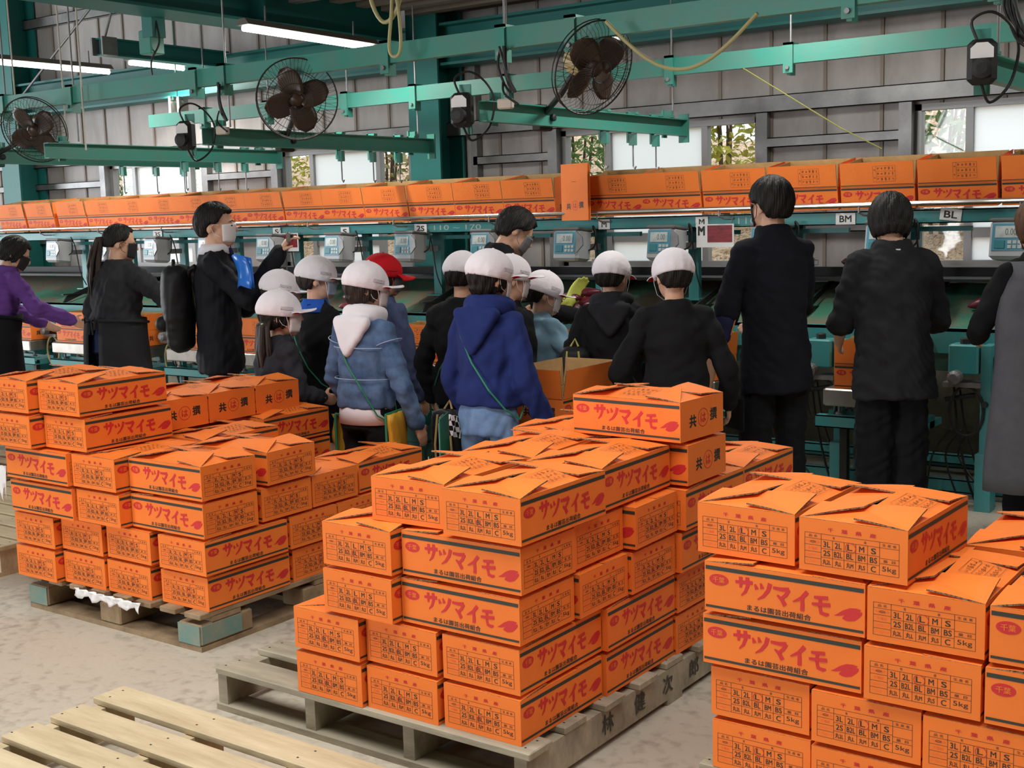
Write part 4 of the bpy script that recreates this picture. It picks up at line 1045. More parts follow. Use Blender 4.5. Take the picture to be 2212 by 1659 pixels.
def dial_box(x, label):
    r = thing('dial_box', label, 'control box', (x, 5.07, 2.12), 0.25, 'black dial boxes on the cross rails')
    mb = MB(); mb.rbox(-0.055, -0.05, -0.085, 0.055, 0.03, 0.085, 0.02); mb.build('housing', RUBBER, r)
    mb = MB(); mb.poly([(-0.042, -0.0512, 0.012), (0.042, -0.0512, 0.012), (0.042, -0.0512, 0.05), (0.02, -0.0512, 0.07), (-0.02, -0.0512, 0.07), (-0.042, -0.0512, 0.05)]); mb.box(-0.04, -0.051, 0.014, 0.04, -0.05, 0.05); mb.build('dial_face', WHITEP, r)
    mb = MB(); mb.lathe([(0.04, 0), (0.038, 0.025), (0.02, 0.03)], 20, 0, plane((0, -0.05, -0.028), (1, 0, 0), (0, 0, 1))); mb.build('knob', RUBBER, r)
    mb = MB(); mb.box(-0.03, 0.03, -0.12, 0.03, 0.045, 0.13); mb.build('mount_plate', TEAL, r)
    mb = MB(); mb.curve([(-0.02, 0, 0.085), (-0.04, 0, 0.16), (0.03, 0.02, 0.19), (0.1, 0.06, 0.14), (0.13, 0.1, 0.05), (0.1, 0.1, -0.08), (0.03, 0.04, -0.15), (0, 0, -0.085)], 0.006, 6); mb.build('cable', CABLE, r)
    m2 = MB(); m2.rbox(0.16, 0.06, 0.0, 0.24, 0.10, 0.05, 0.006); m2.build('socket', mat('socket_ivory', S(206, 196, 180), 0.5), r)
dial_box(-6.05, 'black dial control box on the cross rail of the middle fan'); dial_box(-3.94, 'black dial control box on the cross rail of the beige-motor fan'); dial_box(-1.40, 'black dial control box at the photo corner rail')
# bundles of cord above the dial boxes
for x, p in ((-5.90, 'middle fan'), (-3.78, 'beige-motor fan'), (-1.33, 'corner dial box')):
    mb = MB()
    for k in range(4):
        a = random.uniform(-0.02, 0.02)
        mb.curve([(x+a, 5.21, 2.42), (x+a*1.5, 5.2, 2.34), (x+0.03+a, 5.19, 2.25), (x+0.07+a, 5.19, 2.2), (x+0.03, 5.19, 2.30), (x+a, 5.2, 2.43)], 0.006, 6)
    mb.curve([(x, 5.2, 2.26), (x+0.05, 5.14, 2.19), (x+0.14, 5.13, 2.13)], 0.006, 6)
    tag(mb.build('cord_bundle', CABLE), f'looped black power cord hanging from the rail, {p}', 'cord')
# ------------------------------------------------------------------ fans
def fan(label, x, y, z, axis, mount, wire_seed):
    a = Vector(axis).normalized(); up = Vector((0, 0, 1)); xx = up.cross(a).normalized(); yy = a.cross(xx)
    M = Matrix(((xx.x, yy.x, a.x, 0), (xx.y, yy.y, a.y, 0), (xx.z, yy.z, a.z, 0), (0, 0, 0, 1)))
    r = thing('wall_fan', label, 'fan', (x, y, z), 0, 'industrial fans on the cross rails')
    R = 0.232
    for k in range(4):
        mb = MB(); G = []
        for i in range(7):
            t = i/6; row = []
            for j in range(7):
                q = j/6-0.5
                rad = 0.035+0.155*t; wd = (0.055+0.10*math.sin(PI*min(1, t*0.62+0.2)))*(1 if t < 0.8 else 1-((t-0.8)/0.2)**2*0.55)
                ang = q*wd/max(rad, 0.06)*1.0+k*PI/2+0.35+wire_seed
                row.append(M @ Vector((rad*math.cos(ang), rad*math.sin(ang), -0.03*q*2*(1-0.4*t)+0.004)))
            G.append(row)
        mb.sheet(G, 0.003); mb.build('blade', FANB, r, True)
    mb = MB(); mb.lathe([(0.0005, 0.03), (0.03, 0.028), (0.045, 0.01), (0.045, -0.03)], 20, 0, M); mb.build('hub', FANB, r, True)
    mb = MB(); mb.lathe([(0.03, -0.045), (0.062, -0.05), (0.066, -0.09), (0.064, -0.16), (0.05, -0.185), (0.02, -0.19)], 20, 0, M)
    for k in range(12):
        w = 2*PI*k/12; mb.box(0.062, -0.004, -0.155, 0.074, 0.004, -0.08, 0, M @ Matrix.Rotation(w, 4, 'Z'))
    mb.build('motor', FANM, r)
    mb = MB()
    for rad, zz, t in ((R, 0.0, 0.0045), (R*0.99, -0.03, 0.003), (R*0.72, 0.052, 0.002), (R*0.42, 0.062, 0.002), (0.055, 0.064, 0.003), (R*0.6, -0.062, 0.002)):
        mb.tube([M @ Vector((rad*math.cos(2*PI*k/40), rad*math.sin(2*PI*k/40), zz)) for k in range(40)], t, 5, 0, True)
    for k in range(60):
        w = 2*PI*k/60; c, s = math.cos(w), math.sin(w)
        mb.tube([M @ Vector((q*c, q*s, zz)) for q, zz in ((0.05, 0.064), (R*0.5, 0.06), (R*0.85, 0.038), (R, 0.0))], 0.0011, 3)
        if k % 2 == 0: mb.tube([M @ Vector((q*c, q*s, zz)) for q, zz in ((R, 0.0), (R*0.85, -0.05), (R*0.3, -0.07))], 0.0011, 3)
    mb.build('cage', DARK, r)
    m = Vector(mount)-Vector((x, y, z)); b = M @ Vector((0, 0, -0.11))
    mb = MB(); mb.tube([b, b*0.5+m*0.5+Vector((0.0, 0.0, -0.01)), m+Vector((0.0, 0, 0.02))], 0.017, 8); mb.build('arm', DARK, r)
    mb = MB(); mb.rbox(m.x-0.035, m.y-0.07, m.z-0.07, m.x+0.025, m.y+0.05, m.z+0.07, 0.006); mb.build('mount_plate', DARK, r)
    mb = MB(); mb.lathe([(0.018, 0), (0.02, 0.03), (0.01, 0.034)], 12, 0, Matrix.Translation(m+Vector((0.026, 0.02, 0))) @ Matrix.Rotation(PI/2, 4, 'Y')); mb.build('knob', RUBBER, r)
fan('round fan with brown blades over the purple fleece', -7.80, 5.20, 2.265, (0.45, -0.85, -0.42), (-8.355, 5.25, 2.11), 0.2)
fan('round fan with brown blades hung above the suit', -5.28, 5.24, 2.285, (0.62, -0.72, -0.22), (-6.01, 5.85, 2.11), 0.0)
fan('caged fan with beige motor, seen side on, in front of wall', -3.29, 5.28, 2.285, (0.93, -0.30, -0.42), (-3.91, 5.75, 2.11), 0.5)

# ------------------------------------------------------------------ lamps, hoists, hoses
def lamp(label, p0, p1, power=26):
    r = thing('fluorescent_lamp', label, 'lamp', tuple(p0), 0, 'fluorescent lamps along the ceiling')
    d = Vector(p1)-Vector(p0); L = d.length; M = Matrix.Translation((0, 0, 0)) @ d.to_track_quat('Y', 'Z').to_matrix().to_4x4()
    mb = MB(); mb.prism([(-0.06, 0.02), (0.06, 0.02), (0.025, 0.06), (-0.025, 0.06)], 0, L, 0, M @ plane((0, L, 0), (1, 0, 0), (0, 0, 1)) @ Matrix.Translation((0, 0, 0))); mb.build('reflector', mat('lamp_reflector', S(112, 106, 98), 0.5), r)
    mb = MB(); mb.tube([M @ Vector((0, 0.01, 0)), M @ Vector((0, L-0.01, 0))], 0.019, 12); mb.build('tube', TUBE, r)
    mb = MB()
    for y in (0.2, L-0.2): mb.tube([M @ Vector((0, y, 0.06)), M @ Vector((0, y, 0.06))+Vector((0, 0, 0.1))], 0.006, 6)
    mb.build('hanger', STEEL, r)
    l = bpy.data.lights.new('tube_light', 'AREA'); l.shape = 'RECTANGLE'; l.size = 0.05; l.size_y = L*0.95; l.energy = power; l.color = (1.0, 0.97, 0.9)
    lo = bpy.data.objects.new('tube_light', l); COL.objects.link(lo); c = (Vector(p0)+Vector(p1))/2; lo.matrix_world = Matrix.Translation(c+Vector((0, 0, -0.03))) @ Matrix.Rotation(math.atan2(-d.x, d.y), 4, 'Z')
lamp('lit fluorescent lamp beneath the dark green girder', (-6.05, 5.56, 2.80), (-6.05, 6.78, 2.785))
lamp('lit fluorescent lamp at the photo edge over the fan rail', (-9.05, 5.52, 2.885), (-9.05, 6.80, 2.885))
lamp('fluorescent lamp half hidden behind the short hoist beam', (-9.05, 7.0, 2.98), (-9.05, 7.6, 2.975))
lamp('fluorescent lamp of the line row above the photo', (-2.95, 5.60, 2.95), (-2.95, 6.82, 2.95), 24)
lamp('fluorescent lamp of the line row past the photo corner', (0.2, 5.60, 2.95), (0.2, 6.82, 2.95), 24)
r = thing('hoist_beam', 'short teal I-beam hung on a rod below the upper wall', 'beam', (-8.5, 0, 0))
mb = MB(); mb.box(-0.05, 6.31, 3.055, 0.05, 7.60, 3.067); mb.box(-0.05, 6.31, 2.93, 0.05, 7.60, 2.942); mb.box(-0.005, 6.31, 2.942, 0.005, 7.60, 3.055); mb.build('beam', TEALD, r)
mb = MB(); mb.box(-0.075, 6.28, 2.93, -0.055, 6.42, 3.07); mb.box(0.055, 6.28, 2.93, 0.075, 6.42, 3.07); mb.build('trolley_plate', STEEL, r)
mb = MB(); mb.tube([(0, 6.36, 3.067), (0.3, 6.36, 3.6), (0.8, 6.36, 4.98)], 0.01, 8); mb.build('tie_rod', STEEL, r)
r = thing('stub_beam', 'teal channel beam from the corner column towards the hoist beam', 'beam', (-11.9, 7.45, 2.80))
mb = MB(); mb.box(0, 0, 0, 0.012, 0.1, 0.1); mb.box(0.012, -0.02, 0.0, 2.6, 0.08, 0.10); mb.build('beam', TEAL, r)
mb = MB(); mb.box(2.6, -0.03, -0.01, 2.62, 0.09, 0.11); mb.build('end_plate', TEAL, r)
r = thing('suspended_switch_box', 'teal and grey switch box hung under the girder edge', 'switch box', (-6.68, 5.35, 2.80))
mb = MB(); mb.rbox(-0.06, -0.05, -0.12, 0.06, 0.06, 0.03, 0.006); mb.build('box', TEAL, r)
mb = MB(); mb.box(-0.01, -0.055, -0.02, 0.09, 0.05, 0.13); mb.build('bracket', TEALD, r)
mb = MB(); mb.curve([(0.08, -0.02, 0.1), (0.11, -0.02, -0.05), (0.02, -0.02, -0.16), (0.02, -0.02, -0.25)], 0.006, 6); mb.build('cable', CABLE, r)
r = thing('trolley_block', 'small chrome trolley hanging below the eave beam', 'trolley', (-8.75, 7.25, 2.55))
mb = MB(); mb.box(-0.06, -0.05, -0.02, -0.03, 0.05, 0.14); mb.box(0.05, -0.05, 0.0, 0.08, 0.05, 0.13); mb.tube([(-0.05, 0, 0.1), (0.09, 0, 0.1)], 0.018, 8); mb.build('side_plate', CHROME, r)
mb = MB(); mb.rbox(-0.05, -0.04, -0.09, 0.06, 0.04, -0.02, 0.01); mb.tube([(0, 0, 0.1), (0, 0, 2.45)], 0.005, 6); mb.build('hook_block', TEAL, r)
for x in (-9.05, -8.55, -7.95, -7.3):
    pass
mb = MB(); mb.curve([(-4.56, 5.15, 3.1), (-4.60, 5.14, 2.80), (-4.50, 5.13, 2.62), (-4.38, 5.13, 2.72), (-4.34, 5.14, 3.1)], 0.011, 8)
tag(mb.build('hose', HOSE), 'yellowed hose loop hung from the loft deck', 'hose')
mb = MB(); mb.curve([(-4.40, 5.12, 3.08), (-4.42, 5.11, 2.70), (-4.44, 5.10, 2.48), (-4.40, 5.10, 2.43), (-4.36, 5.10, 2.48), (-4.38, 5.11, 2.70), (-4.46, 5.12, 3.08)], 0.009, 8)
tag(mb.build('hose', HOSE), 'narrow yellowed hose loop dangling in front of the rail', 'hose')
mb = MB(); P = [Vector((-3.12, 5.12, 2.47)).lerp(Vector((-2.42, 5.25, 2.44)), t/14)+Vector((0, 0, -0.23*math.sin(PI*t/14)**1.0)) for t in range(15)]
mb.curve(P, 0.009, 8); tag(mb.build('cable_swag', HOSE), 'pale yellow cable drooping from the beige-motor fan along the rail', 'cable')
mb = MB(); mb.tube([(-3.33, 7.03, 2.42), (-2.72, 7.03, 2.03), (-2.48, 7.03, 1.90)], 0.0042, 6); tag(mb.build('rope', ROPE), 'taut yellow-green rope slanting across the wall', 'rope')
for (x0, y0, z0, x1, y1, z1), p in (((-7.23, 5.2, 5.0, -7.23, 5.2, 2.1), 'beside the teal cross rail'), ((-8.62, 5.6, 5.0, -8.60, 5.6, 2.2), 'behind the edge fan'), ((-8.02, 5.6, 5.0, -8.0, 5.6, 2.2), 'before the corner wall')):
    mb = MB(); mb.tube([(x0, y0, z0), (x0+0.004, y0, (z0+z1)/2), (x1, y1, z1)], 0.006, 8); tag(mb.build('hanging_rope', mat('cream_rope', S(206, 200, 188), 0.7)), f'cream cord hanging from the lamp row, {p}', 'cord')

# ------------------------------------------------------------------ people
def evaluated(me, mods):
    o = bpy.data.objects.new('tmp', me); COL.objects.link(o)
    for typ, kw in mods:
        m = o.modifiers.new('m', typ)
        for k, v in kw.items(): setattr(m, k, v)
    dg = bpy.context.evaluated_depsgraph_get()
    out = bpy.data.meshes.new_from_object(o.evaluated_get(dg))
    bpy.data.objects.remove(o)
    return out
def skin_over(mb, m, name, parent, voxel=0.009, smooth=4, folds=0.0, fs=14.0, seed=0):
    """one closed surface over all the collected volumes"""
    src = mb.mesh('tmp', [m])
    me = evaluated(src, [('REMESH', dict(mode='VOXEL', voxel_size=voxel)), ('SMOOTH', dict(factor=0.5, iterations=smooth))])
    bpy.data.meshes.remove(src)
    n = len(me.vertices); me.materials.clear(); me.materials.append(m)
    if folds:
        co = np.empty(n*3); me.vertices.foreach_get('co', co); co = co.reshape(-1, 3)
        no = np.empty(n*3); me.vertex_normals.foreach_get('vector', no); no = no.reshape(-1, 3)
        r = np.random.default_rng(seed); d = np.zeros(n)
        for k in range(7):
            w = r.normal(size=3)*fs*(0.6+0.25*k); w[2] *= 0.45 if k % 2 else 1.3
            q = np.sin(co @ w + r.uniform(0, 6.28) + 1.6*np.sin(co @ (r.normal(size=3)*fs*0.5)))
            d += np.sign(q)*np.abs(q)**1.4/(1+0.35*k)
        co += no*(d*folds*0.4)[:, None]
        me.vertices.foreach_set('co', co.ravel())
    me.polygons.foreach_set('use_smooth', [True]*len(me.polygons)); me.update()
    me.name = name
    return link_mesh(name, me, parent)
def hand(mb, w, d, nrm, side, k, curl, spread=0.10):
    """palm and five fingers from wrist w along d; nrm is the palm side, side points to the thumb"""
    d, nrm, side = Vector(d).normalized(), Vector(nrm).normalized(), Vector(side).normalized()
    w = Vector(w)
    mb.cap(w-d*0.02*k, w+d*0.015*k, 0.026*k, 0.028*k)
    for q in (-0.026, -0.009, 0.009, 0.026): mb.cap(w+d*0.015*k+side*q*0.7*k, w+d*0.078*k+side*q*k, 0.0145*k, 0.0125*k)
    tips = []
    for i, (q, L) in enumerate(((0.027, 0.068), (0.009, 0.078), (-0.009, 0.073), (-0.027, 0.056))):
        p = w+d*0.080*k+side*q*k; dd = (d+side*q*spread*30*0.1).normalized()
        for s in range(3):
            a = curl*(0.55+0.5*s)
            e = (dd*math.cos(a)+nrm*math.sin(a)).normalized(); l = L*k*(0.46, 0.31, 0.25)[s]
            mb.cap(p, p+e*l, 0.0095*k*(1-0.1*s), 0.0088*k*(1-0.1*s), 8); p = p+e*l
    t0 = w+d*0.02*k+side*0.026*k
    t1 = t0+(side*0.75+d*0.65+nrm*0.3).normalized()*0.042*k; t2 = t1+(d*0.9+side*0.15+nrm*(0.3+0.5*curl)).normalized()*0.032*k
    mb.cap(t0, t1, 0.0125*k, 0.011*k, 8); mb.cap(t1, t2, 0.0105*k, 0.009*k, 8)
def sph_grid(f, nu=40, nv=22, e0=-PI/2, e1=PI/2):
    """closed star-shaped surface from f(azimuth, elevation) -> point"""
    vs = []; fs = []
    for j in range(nv+1):
        for i in range(nu): vs.append(f(2*PI*i/nu, e0+(e1-e0)*j/nv))
    for j in range(nv):
        for i in range(nu): fs.append((j*nu+i, j*nu+(i+1) % nu, (j+1)*nu+(i+1) % nu, (j+1)*nu+i))
    fs.append(tuple(range(nu-1, -1, -1))); fs.append(tuple(nv*nu+i for i in range(nu)))
    return vs, fs
def sstep(a, b, x):
    t = min(1, max(0, (x-a)/(b-a))); return t*t*(3-2*t)
def head_parts(root, M, k, P, rgs):
    """hair, cap, mask, eyes ... in head space: x right, y forward, z up, k = 1 for a 0.23 m head"""
    S3 = Matrix.Diagonal((k, k, k, 1)); T = M @ S3
    hm = P.get('hairm', HAIR)
    style = P.get('hair', 'short')
    low_back = {'short': -0.98, 'bob': -1.0, 'kid': -0.95, 'pony': -0.6}[style]
    low_side = {'short': -0.12, 'bob': -0.82, 'kid': -0.08, 'pony': -0.1}[style]
    front = {'short': 0.46, 'bob': 0.42, 'kid': 0.4, 'pony': 0.62}[style]
    th = P.get('hairvol', 1.0)
    sd = rgs.uniform(0, 6)
    def fh(a, e):                                            # a = 0 forward
        f = abs((a+PI) % (2*PI)-PI)                          # 0 front .. pi back
        lim = front+(low_side-front)*sstep(0.75, 1.35, f)+(low_back-low_side)*sstep(1.5, 2.3, f); soft = (0.34 if style in ('short', 'kid') else 0.10)*sstep(1.2, 2.2, f)
        lim += 0.018*math.sin(a*11+sd)+0.014*math.sin(a*23+sd*2)
        r = sstep(lim-0.08-soft*0.4, lim+0.06+soft, e)
        st = 0.0013*math.sin(a*53+sd+e*4)+0.0012*math.sin(a*83+2*sd-e*5)+0.0022*math.sin(a*13+e*7+sd)
        rx, ry, rz = (0.0825+0.005*th+st*1.0, 0.1025+0.005*th+st, 0.0985+0.006*th+st*0.6)
        ln = 1.0+(0.22 if style == 'bob' else 0.10)*sstep(0.0, -0.9, e)*(1 if f > 1.0 else 0)
        q = 0.62+0.38*r
        x, y, z = math.sin(a)*math.cos(e)*rx*q, math.cos(a)*math.cos(e)*ry*q, math.sin(e)*rz*q*ln
        if style == 'bob' and e < -0.5: y *= 1.1
        return T @ Vector((x, y-0.012, z+0.022))
    mb = MB(); vs, fs = sph_grid(fh, 220, 36, -1.25, PI/2-0.03); mb.add(vs, fs); mb.build('hair', hm, root, True)
    if style == 'pony':
        mb = MB(); base = Vector((0, -0.112, 0.01))
        for i in range(26):
            o = Vector((rgs.uniform(-0.022, 0.022), rgs.uniform(-0.022, 0.018), rgs.uniform(-0.015, 0.015)))
            L = P.get('ponyl', 0.26)*rgs.uniform(0.75, 1.05)
            sw = Vector((P.get('ponyx', 0.0)+rgs.uniform(-0.02, 0.02), -0.012+rgs.uniform(-0.02, 0.01), 0))
            pts = [base+o*0.3+Vector((0, 0.02, 0.02)), base+o*0.8+Vector((0, -0.022, 0.0)), base+o*1.3+sw*0.5+Vector((0, -0.03, -0.35*L)), base+o*1.6+sw+Vector((0, -0.022, -0.7*L)), base+o*1.2+sw*1.2+Vector((0, -0.012, -L))]
            mb.tube([T @ p for p in pts], [0.006*k, 0.012*k, 0.013*k, 0.010*k, 0.002*k], 6)
        mb.build('ponytail', P.get('ponym', HAIRB), root, True)
        mb = MB(); mb.tube([T @ (base+Vector((0.02*math.cos(w), -0.006, 0.022*math.sin(w)))) for w in [2*PI*i/12 for i in range(12)]], 0.006*k, 6, 0, True)
        mb.build('hair_tie', P.get('tie', DARK), root)
    # ears stay with the body; eyes and brows
    mb = MB()
    for s in (-1, 1): mb.ell((s*0.031, 0.0855, -0.002), (0.0125, 0.006, 0.0055), 0, T, 10, 6)
    mb.build('eye', EYE, root, True)
    mb = MB()
    for s in (-1, 1): mb.tube([T @ Vector((s*x, y, z)) for x, y, z in ((0.014, 0.0915, 0.020), (0.031, 0.0905, 0.025), (0.050, 0.079, 0.020))], [0.002*k, 0.0032*k, 0.0012*k], 6)
    mb.build('eyebrow', HAIR, root)
    if P.get('mask') is not None:
        mm = P['mask']; mb = MB(); G = []
        for i in range(9):
            e = 0.02-0.092*i/8
            row = []
            for j in range(15):
                a = (j/14*2-1)*1.22
                w = 0.074-0.014*(i/8)**2; dp = 0.109-0.010*(i/8)**2+0.009*math.cos(a)**6*(1-abs(i/8-0.28))
                pl = 0.0012*math.sin(i*2.4)
                row.append(T @ Vector((math.sin(a)*(w+pl), -0.012+math.cos(a)*(dp+pl)+0.02*(1-math.cos(a)), e-0.008-0.012*math.cos(a)*(i/8)-0.006*math.sin(abs(a))*(1-i/8))))
            G.append(row)
        mb.sheet(G, -0.002*k); mk = mb.build('face_mask', mm, root, True)
        mb = MB()
        for s in (-1, 1):
            mb.tube([T @ Vector(p) for p in ((s*0.070, 0.022, 0.004), (s*0.079, 0.0, 0.010), (s*0.083, -0.018, -0.004), (s*0.080, -0.012, -0.028), (s*0.073, 0.0, -0.045), (s*0.066, 0.024, -0.058))], 0.0016*k, 5)
        mb.build('ear_loop', mm, mk)
    if P.get('cap') is not None:
        cm = P['cap']; tilt = P.get('captilt', -0.16); C = T @ Matrix.Translation((0, -0.012, 0.024)) @ Matrix.Rotation(tilt-0.06, 4, 'X')
        pk = rgs.uniform(0, 6)
        def fc(a, e):
            f = abs((a+PI) % (2*PI)-PI)
            r = 1+0.010*abs(math.cos(3*a))**0.5*math.cos(e)+0.016*math.sin(a*14+pk)*sstep(0.5, -0.05, e)*(0.3+0.7*sstep(1.6, 2.6, f))+0.012*math.sin(a*3+e*4+pk)*math.cos(e)
            if e < 0: r *= 1-0.05*abs(e)/0.24
            return C @ Vector((math.sin(a)*math.cos(e)*0.0985*r, math.cos(a)*math.cos(e)*0.116*r, math.sin(e)*0.108*r))
        mb = MB(); vs, fs = sph_grid(fc, 72, 24, -0.24, PI/2-0.02); mb.add(vs, fs)
        mb.ell((0, 0, 0.108), (0.007, 0.007, 0.004), 0, C, 10, 6)
        cp = mb.build('cap', cm, root, True)
        mb = MB(); G = []; fl = P.get('brim', 0.05)*0.6
        for i in range(7):
            t = i/6; row = []
            for j in range(17):
                a = (j/16*2-1)*1.02
                out = 0.078*math.cos(a*0.72)**0.8*t*(0.35+0.65*math.cos(a*1.3)**0.6 if abs(a) < 1.15 else 0.3)
                row.append(C @ Vector((math.sin(a)*(0.0985+out*0.55), math.cos(a)*0.116+out, -0.008+fl*t-0.02*t*t*abs(math.sin(a))-0.012*t*math.sin(a)**2)))
            G.append(row)
        mb.sheet([list(reversed(r)) for r in G], -0.0035*k, 0)
        nf = len(mb.f)
        nside = 6*16*2
        for q in range(nside):
            if q % 2 == 0: mb.m[q] = 1
        for q in range(nside, nf): mb.m[q] = 0
        mb.build('brim', [cm, CAPR if cm is CAPW else CAPW], cp, True)
        mb = MB()
        for s in (-1, 1): mb.tube([T @ Vector(p) for p in ((s*0.086, 0.012, 0.03), (s*0.083, 0.026, -0.03), (s*0.066, 0.035, -0.085), (s*0.02, 0.05, -0.12), (0, 0.052, -0.122))], 0.0013*k, 5)
        mb.build('chin_strap', cm if cm is CAPW else CAPR, cp)
        # the name label: a short grey scribble on a white strip
        mb = MB(); G = []
        for e in (0.10, 0.24): G.append([fcp for fcp in [C @ Vector((math.sin(a)*math.cos(e)*0.1005, math.cos(a)*math.cos(e)*0.1185, math.sin(e)*0.110)) for a in [0.95+0.1*q for q in range(7)]]])
        mb.sheet([list(reversed(r)) for r in G], 0.001); mb.build('name_strip', cm if cm is not CAPW else mat_name_strip, cp)
mat_name_strip = mat('name_strip', S(206, 198, 206), 0.9, var=S(96, 92, 98), scale=90, ramp=(0.55, 0.68))
SHOE = mat('dark_shoes', S(30, 30, 32), 0.6)
NPEOPLE = [0]
def person(label, x, y, face, H, top, bottom, P):
    """face: yaw of the chest, 0 looks along +Y, positive turns to the left (world CCW)"""
    NPEOPLE[0] += 1; seed = NPEOPLE[0]; rgs = random.Random(seed)
    r = thing('person', label, 'person', (x, y, 0), face)
    kid = H < 1.5
    h = H; wd = P.get('w', 1.0)
    lean = P.get('lean', 0.04); twist = P.get('twist', 0.0)
    hk = (0.248 if not kid else 0.226)/0.23; vox = P.get('vox', 0.009)
    sp = Vector((0, math.sin(lean), math.cos(lean))); fw = Vector((0, math.cos(lean), -math.sin(lean)))
    hip = Vector((0, P.get('hipback', -0.01), 0.515*h))
    neck = hip+sp*0.312*h*P.get('torso', 1.0)
    RX = Vector((1, 0, 0))
    # head
    hp, hy, hr = P.get('pitch', 0.0), P.get('hyaw', 0.0), P.get('roll', 0.0)
    Rh = Euler((-hp, hr, hy), 'XYZ').to_matrix()
    Rh = Matrix.Rotation(hy, 3, 'Z') @ Matrix.Rotation(hp, 3, 'X') @ Matrix.Rotation(hr, 3, 'Y')
    hb = neck+sp*0.016*h
    hc = hb+Rh @ Vector((0, 0.022*hk, 0.104*hk))+Vector((0, P.get('hfwd', 0.0), 0))
    MH = Matrix.Translation(hc) @ Rh.to_4x4()
    # arms
    sw = 0.094*h*wd
    arms = {}
    for s, nm in ((-1, 'l'), (1, 'r')):
        sh = neck-sp*0.046*h+RX*s*sw
        A = P.get('arm_'+nm)
        if A is None: A = ((s*0.035, -0.012, -0.178), (s*0.030, 0.035, -0.325))
        el = sh+Vector(A[0])*h; wr = sh+Vector(A[1])*h
        arms[s] = (sh, el, wr)
    kx = P.get('stance', 0.055)
    legs = {}
    for s in (-1, 1):
        hj = hip+RX*s*0.052*h*wd+Vector((0, 0, -0.01*h)); an = Vector((s*kx*h, P.get('step', 0.0)*s*h, 0.045*h)); kn = hj.lerp(an, 0.5)+Vector((0, 0.012*h, 0))
        legs[s] = (hj, kn, an)
    # ---------------- body: one continuous surface
    mb = MB()
    secs = [(hip-sp*0.03*h, 0.080, 0.055), (hip, 0.088, 0.062), (hip+sp*0.10*h, 0.074, 0.053), (hip+sp*0.20*h, 0.080, 0.058), (neck-sp*0.060*h, 0.082, 0.050), (neck-sp*0.022*h, 0.050, 0.036), (neck+sp*0.004*h, 0.034, 0.030)]
    mb.loft([(c, RX*a*h*wd, fw*b*h*wd) for c, a, b in secs])
    mb.cap(neck-sp*0.02*h, hc-Rh @ Vector((0, 0.02*hk, 0.03*hk)), 0.032*h*(1.02 if kid else 1.1)*wd**0.5, 0.030*h*(1.0 if kid else 1.05))
    T = MH @ Matrix.Diagonal((hk, hk, hk, 1))
    mb.ell((0, -0.012, 0.028), (0.0755, 0.093, 0.086), 0, T, 20, 14)
    mb.ell((0, 0.026, -0.032), (0.0625, 0.066, 0.080), 0, T, 18, 12)
    mb.ell((0, 0.056, -0.088), (0.034, 0.030, 0.024), 0, T, 14, 8)
    mb.ell((0, 0.060, 0.018), (0.052, 0.026, 0.020), 0, T, 14, 8)
    mb.cap(T @ Vector((0, 0.088, 0.006)), T @ Vector((0, 0.103, -0.026)), 0.009*hk, 0.0135*hk)
    mb.ell((0, 0.086, -0.060), (0.022, 0.010, 0.010), 0, T, 12, 8)
    for s in (-1, 1):
        mb.ell((s*0.0785, -0.010, -0.012), (0.008, 0.019, 0.030), 0, T @ Matrix.Rotation(-s*0.25, 4, 'Z'), 12, 8)
    for s, (sh, el, wr) in arms.items():
        mb.cap(sh, el, 0.026*h*wd, 0.022*h*wd); mb.cap(el, el.lerp(wr, 0.35), 0.0215*h*wd, 0.022*h*wd); mb.cap(el.lerp(wr, 0.35), wr, 0.022*h*wd, 0.0155*h)
        d = (wr-el).normalized()
        d2 = Vector(P.get('hd_'+('l' if s < 0 else 'r'), d)); n2 = Vector(P.get('hn_'+('l' if s < 0 else 'r'), (-s, 0.2, 0)))
        n2 = (n2-d2*n2.dot(d2)/max(d2.length_squared, 1e-6)).normalized(); sd_ = d2.cross(n2).normalized()
        if sd_.dot(Vector((0, 1, 0.3))) < 0: sd_ = -sd_
        hand(mb, wr, d2, n2, sd_, (1.0 if not kid else 0.84), P.get('curl_'+('l' if s < 0 else 'r'), 0.45))
    for s, (hj, kn, an) in legs.items():
        mb.cap(hj, kn, 0.043*h*wd, 0.030*h); mb.cap(kn, kn.lerp(an, 0.4), 0.030*h, 0.030*h); mb.cap(kn.lerp(an, 0.4), an, 0.030*h, 0.021*h)
        mb.cap(an+Vector((0, -0.018*h, -0.025*h)), an+Vector((s*0.01*h, 0.085*h, -0.030*h)), 0.018*h, 0.015*h)
    skin_over(mb, SKIN, 'body', r, vox if P.get('fine') is None else P['fine'], 3)
    # ---------------- clothes
    tm, bm = top['m'], bottom['m']
    loose = top.get('loose', 1.0); ext = 0.010*loose
    mb = MB()
    hem = top.get('hem', -0.02)
    zs = [(hem, 0.094+0.004*loose, 0.070), (hem+0.05, 0.096+0.002*loose, 0.071), (0.10, 0.086, 0.065), (0.19, 0.091, 0.068)]
    secs = [(hip+sp*q*h, RX*(a*h*wd+ext), fw*(b*h*wd+ext)) for q, a, b in zs]
    tl = 0.312*P.get('torso', 1.0)
    secs += [(hip+sp*(tl-0.070)*h, RX*(0.092*h*wd+ext*0.8), fw*(0.062*h*wd+ext)), (hip+sp*(tl-0.032)*h, RX*(0.070*h*wd+ext*0.6), fw*(0.050*h*wd+ext*0.8)), (hip+sp*(tl+0.008+top.get('collar', 0.006))*h, RX*(0.042*h*wd+ext*0.5), fw*(0.040*h*wd+ext*0.5))]
    mb.loft(secs, 22)
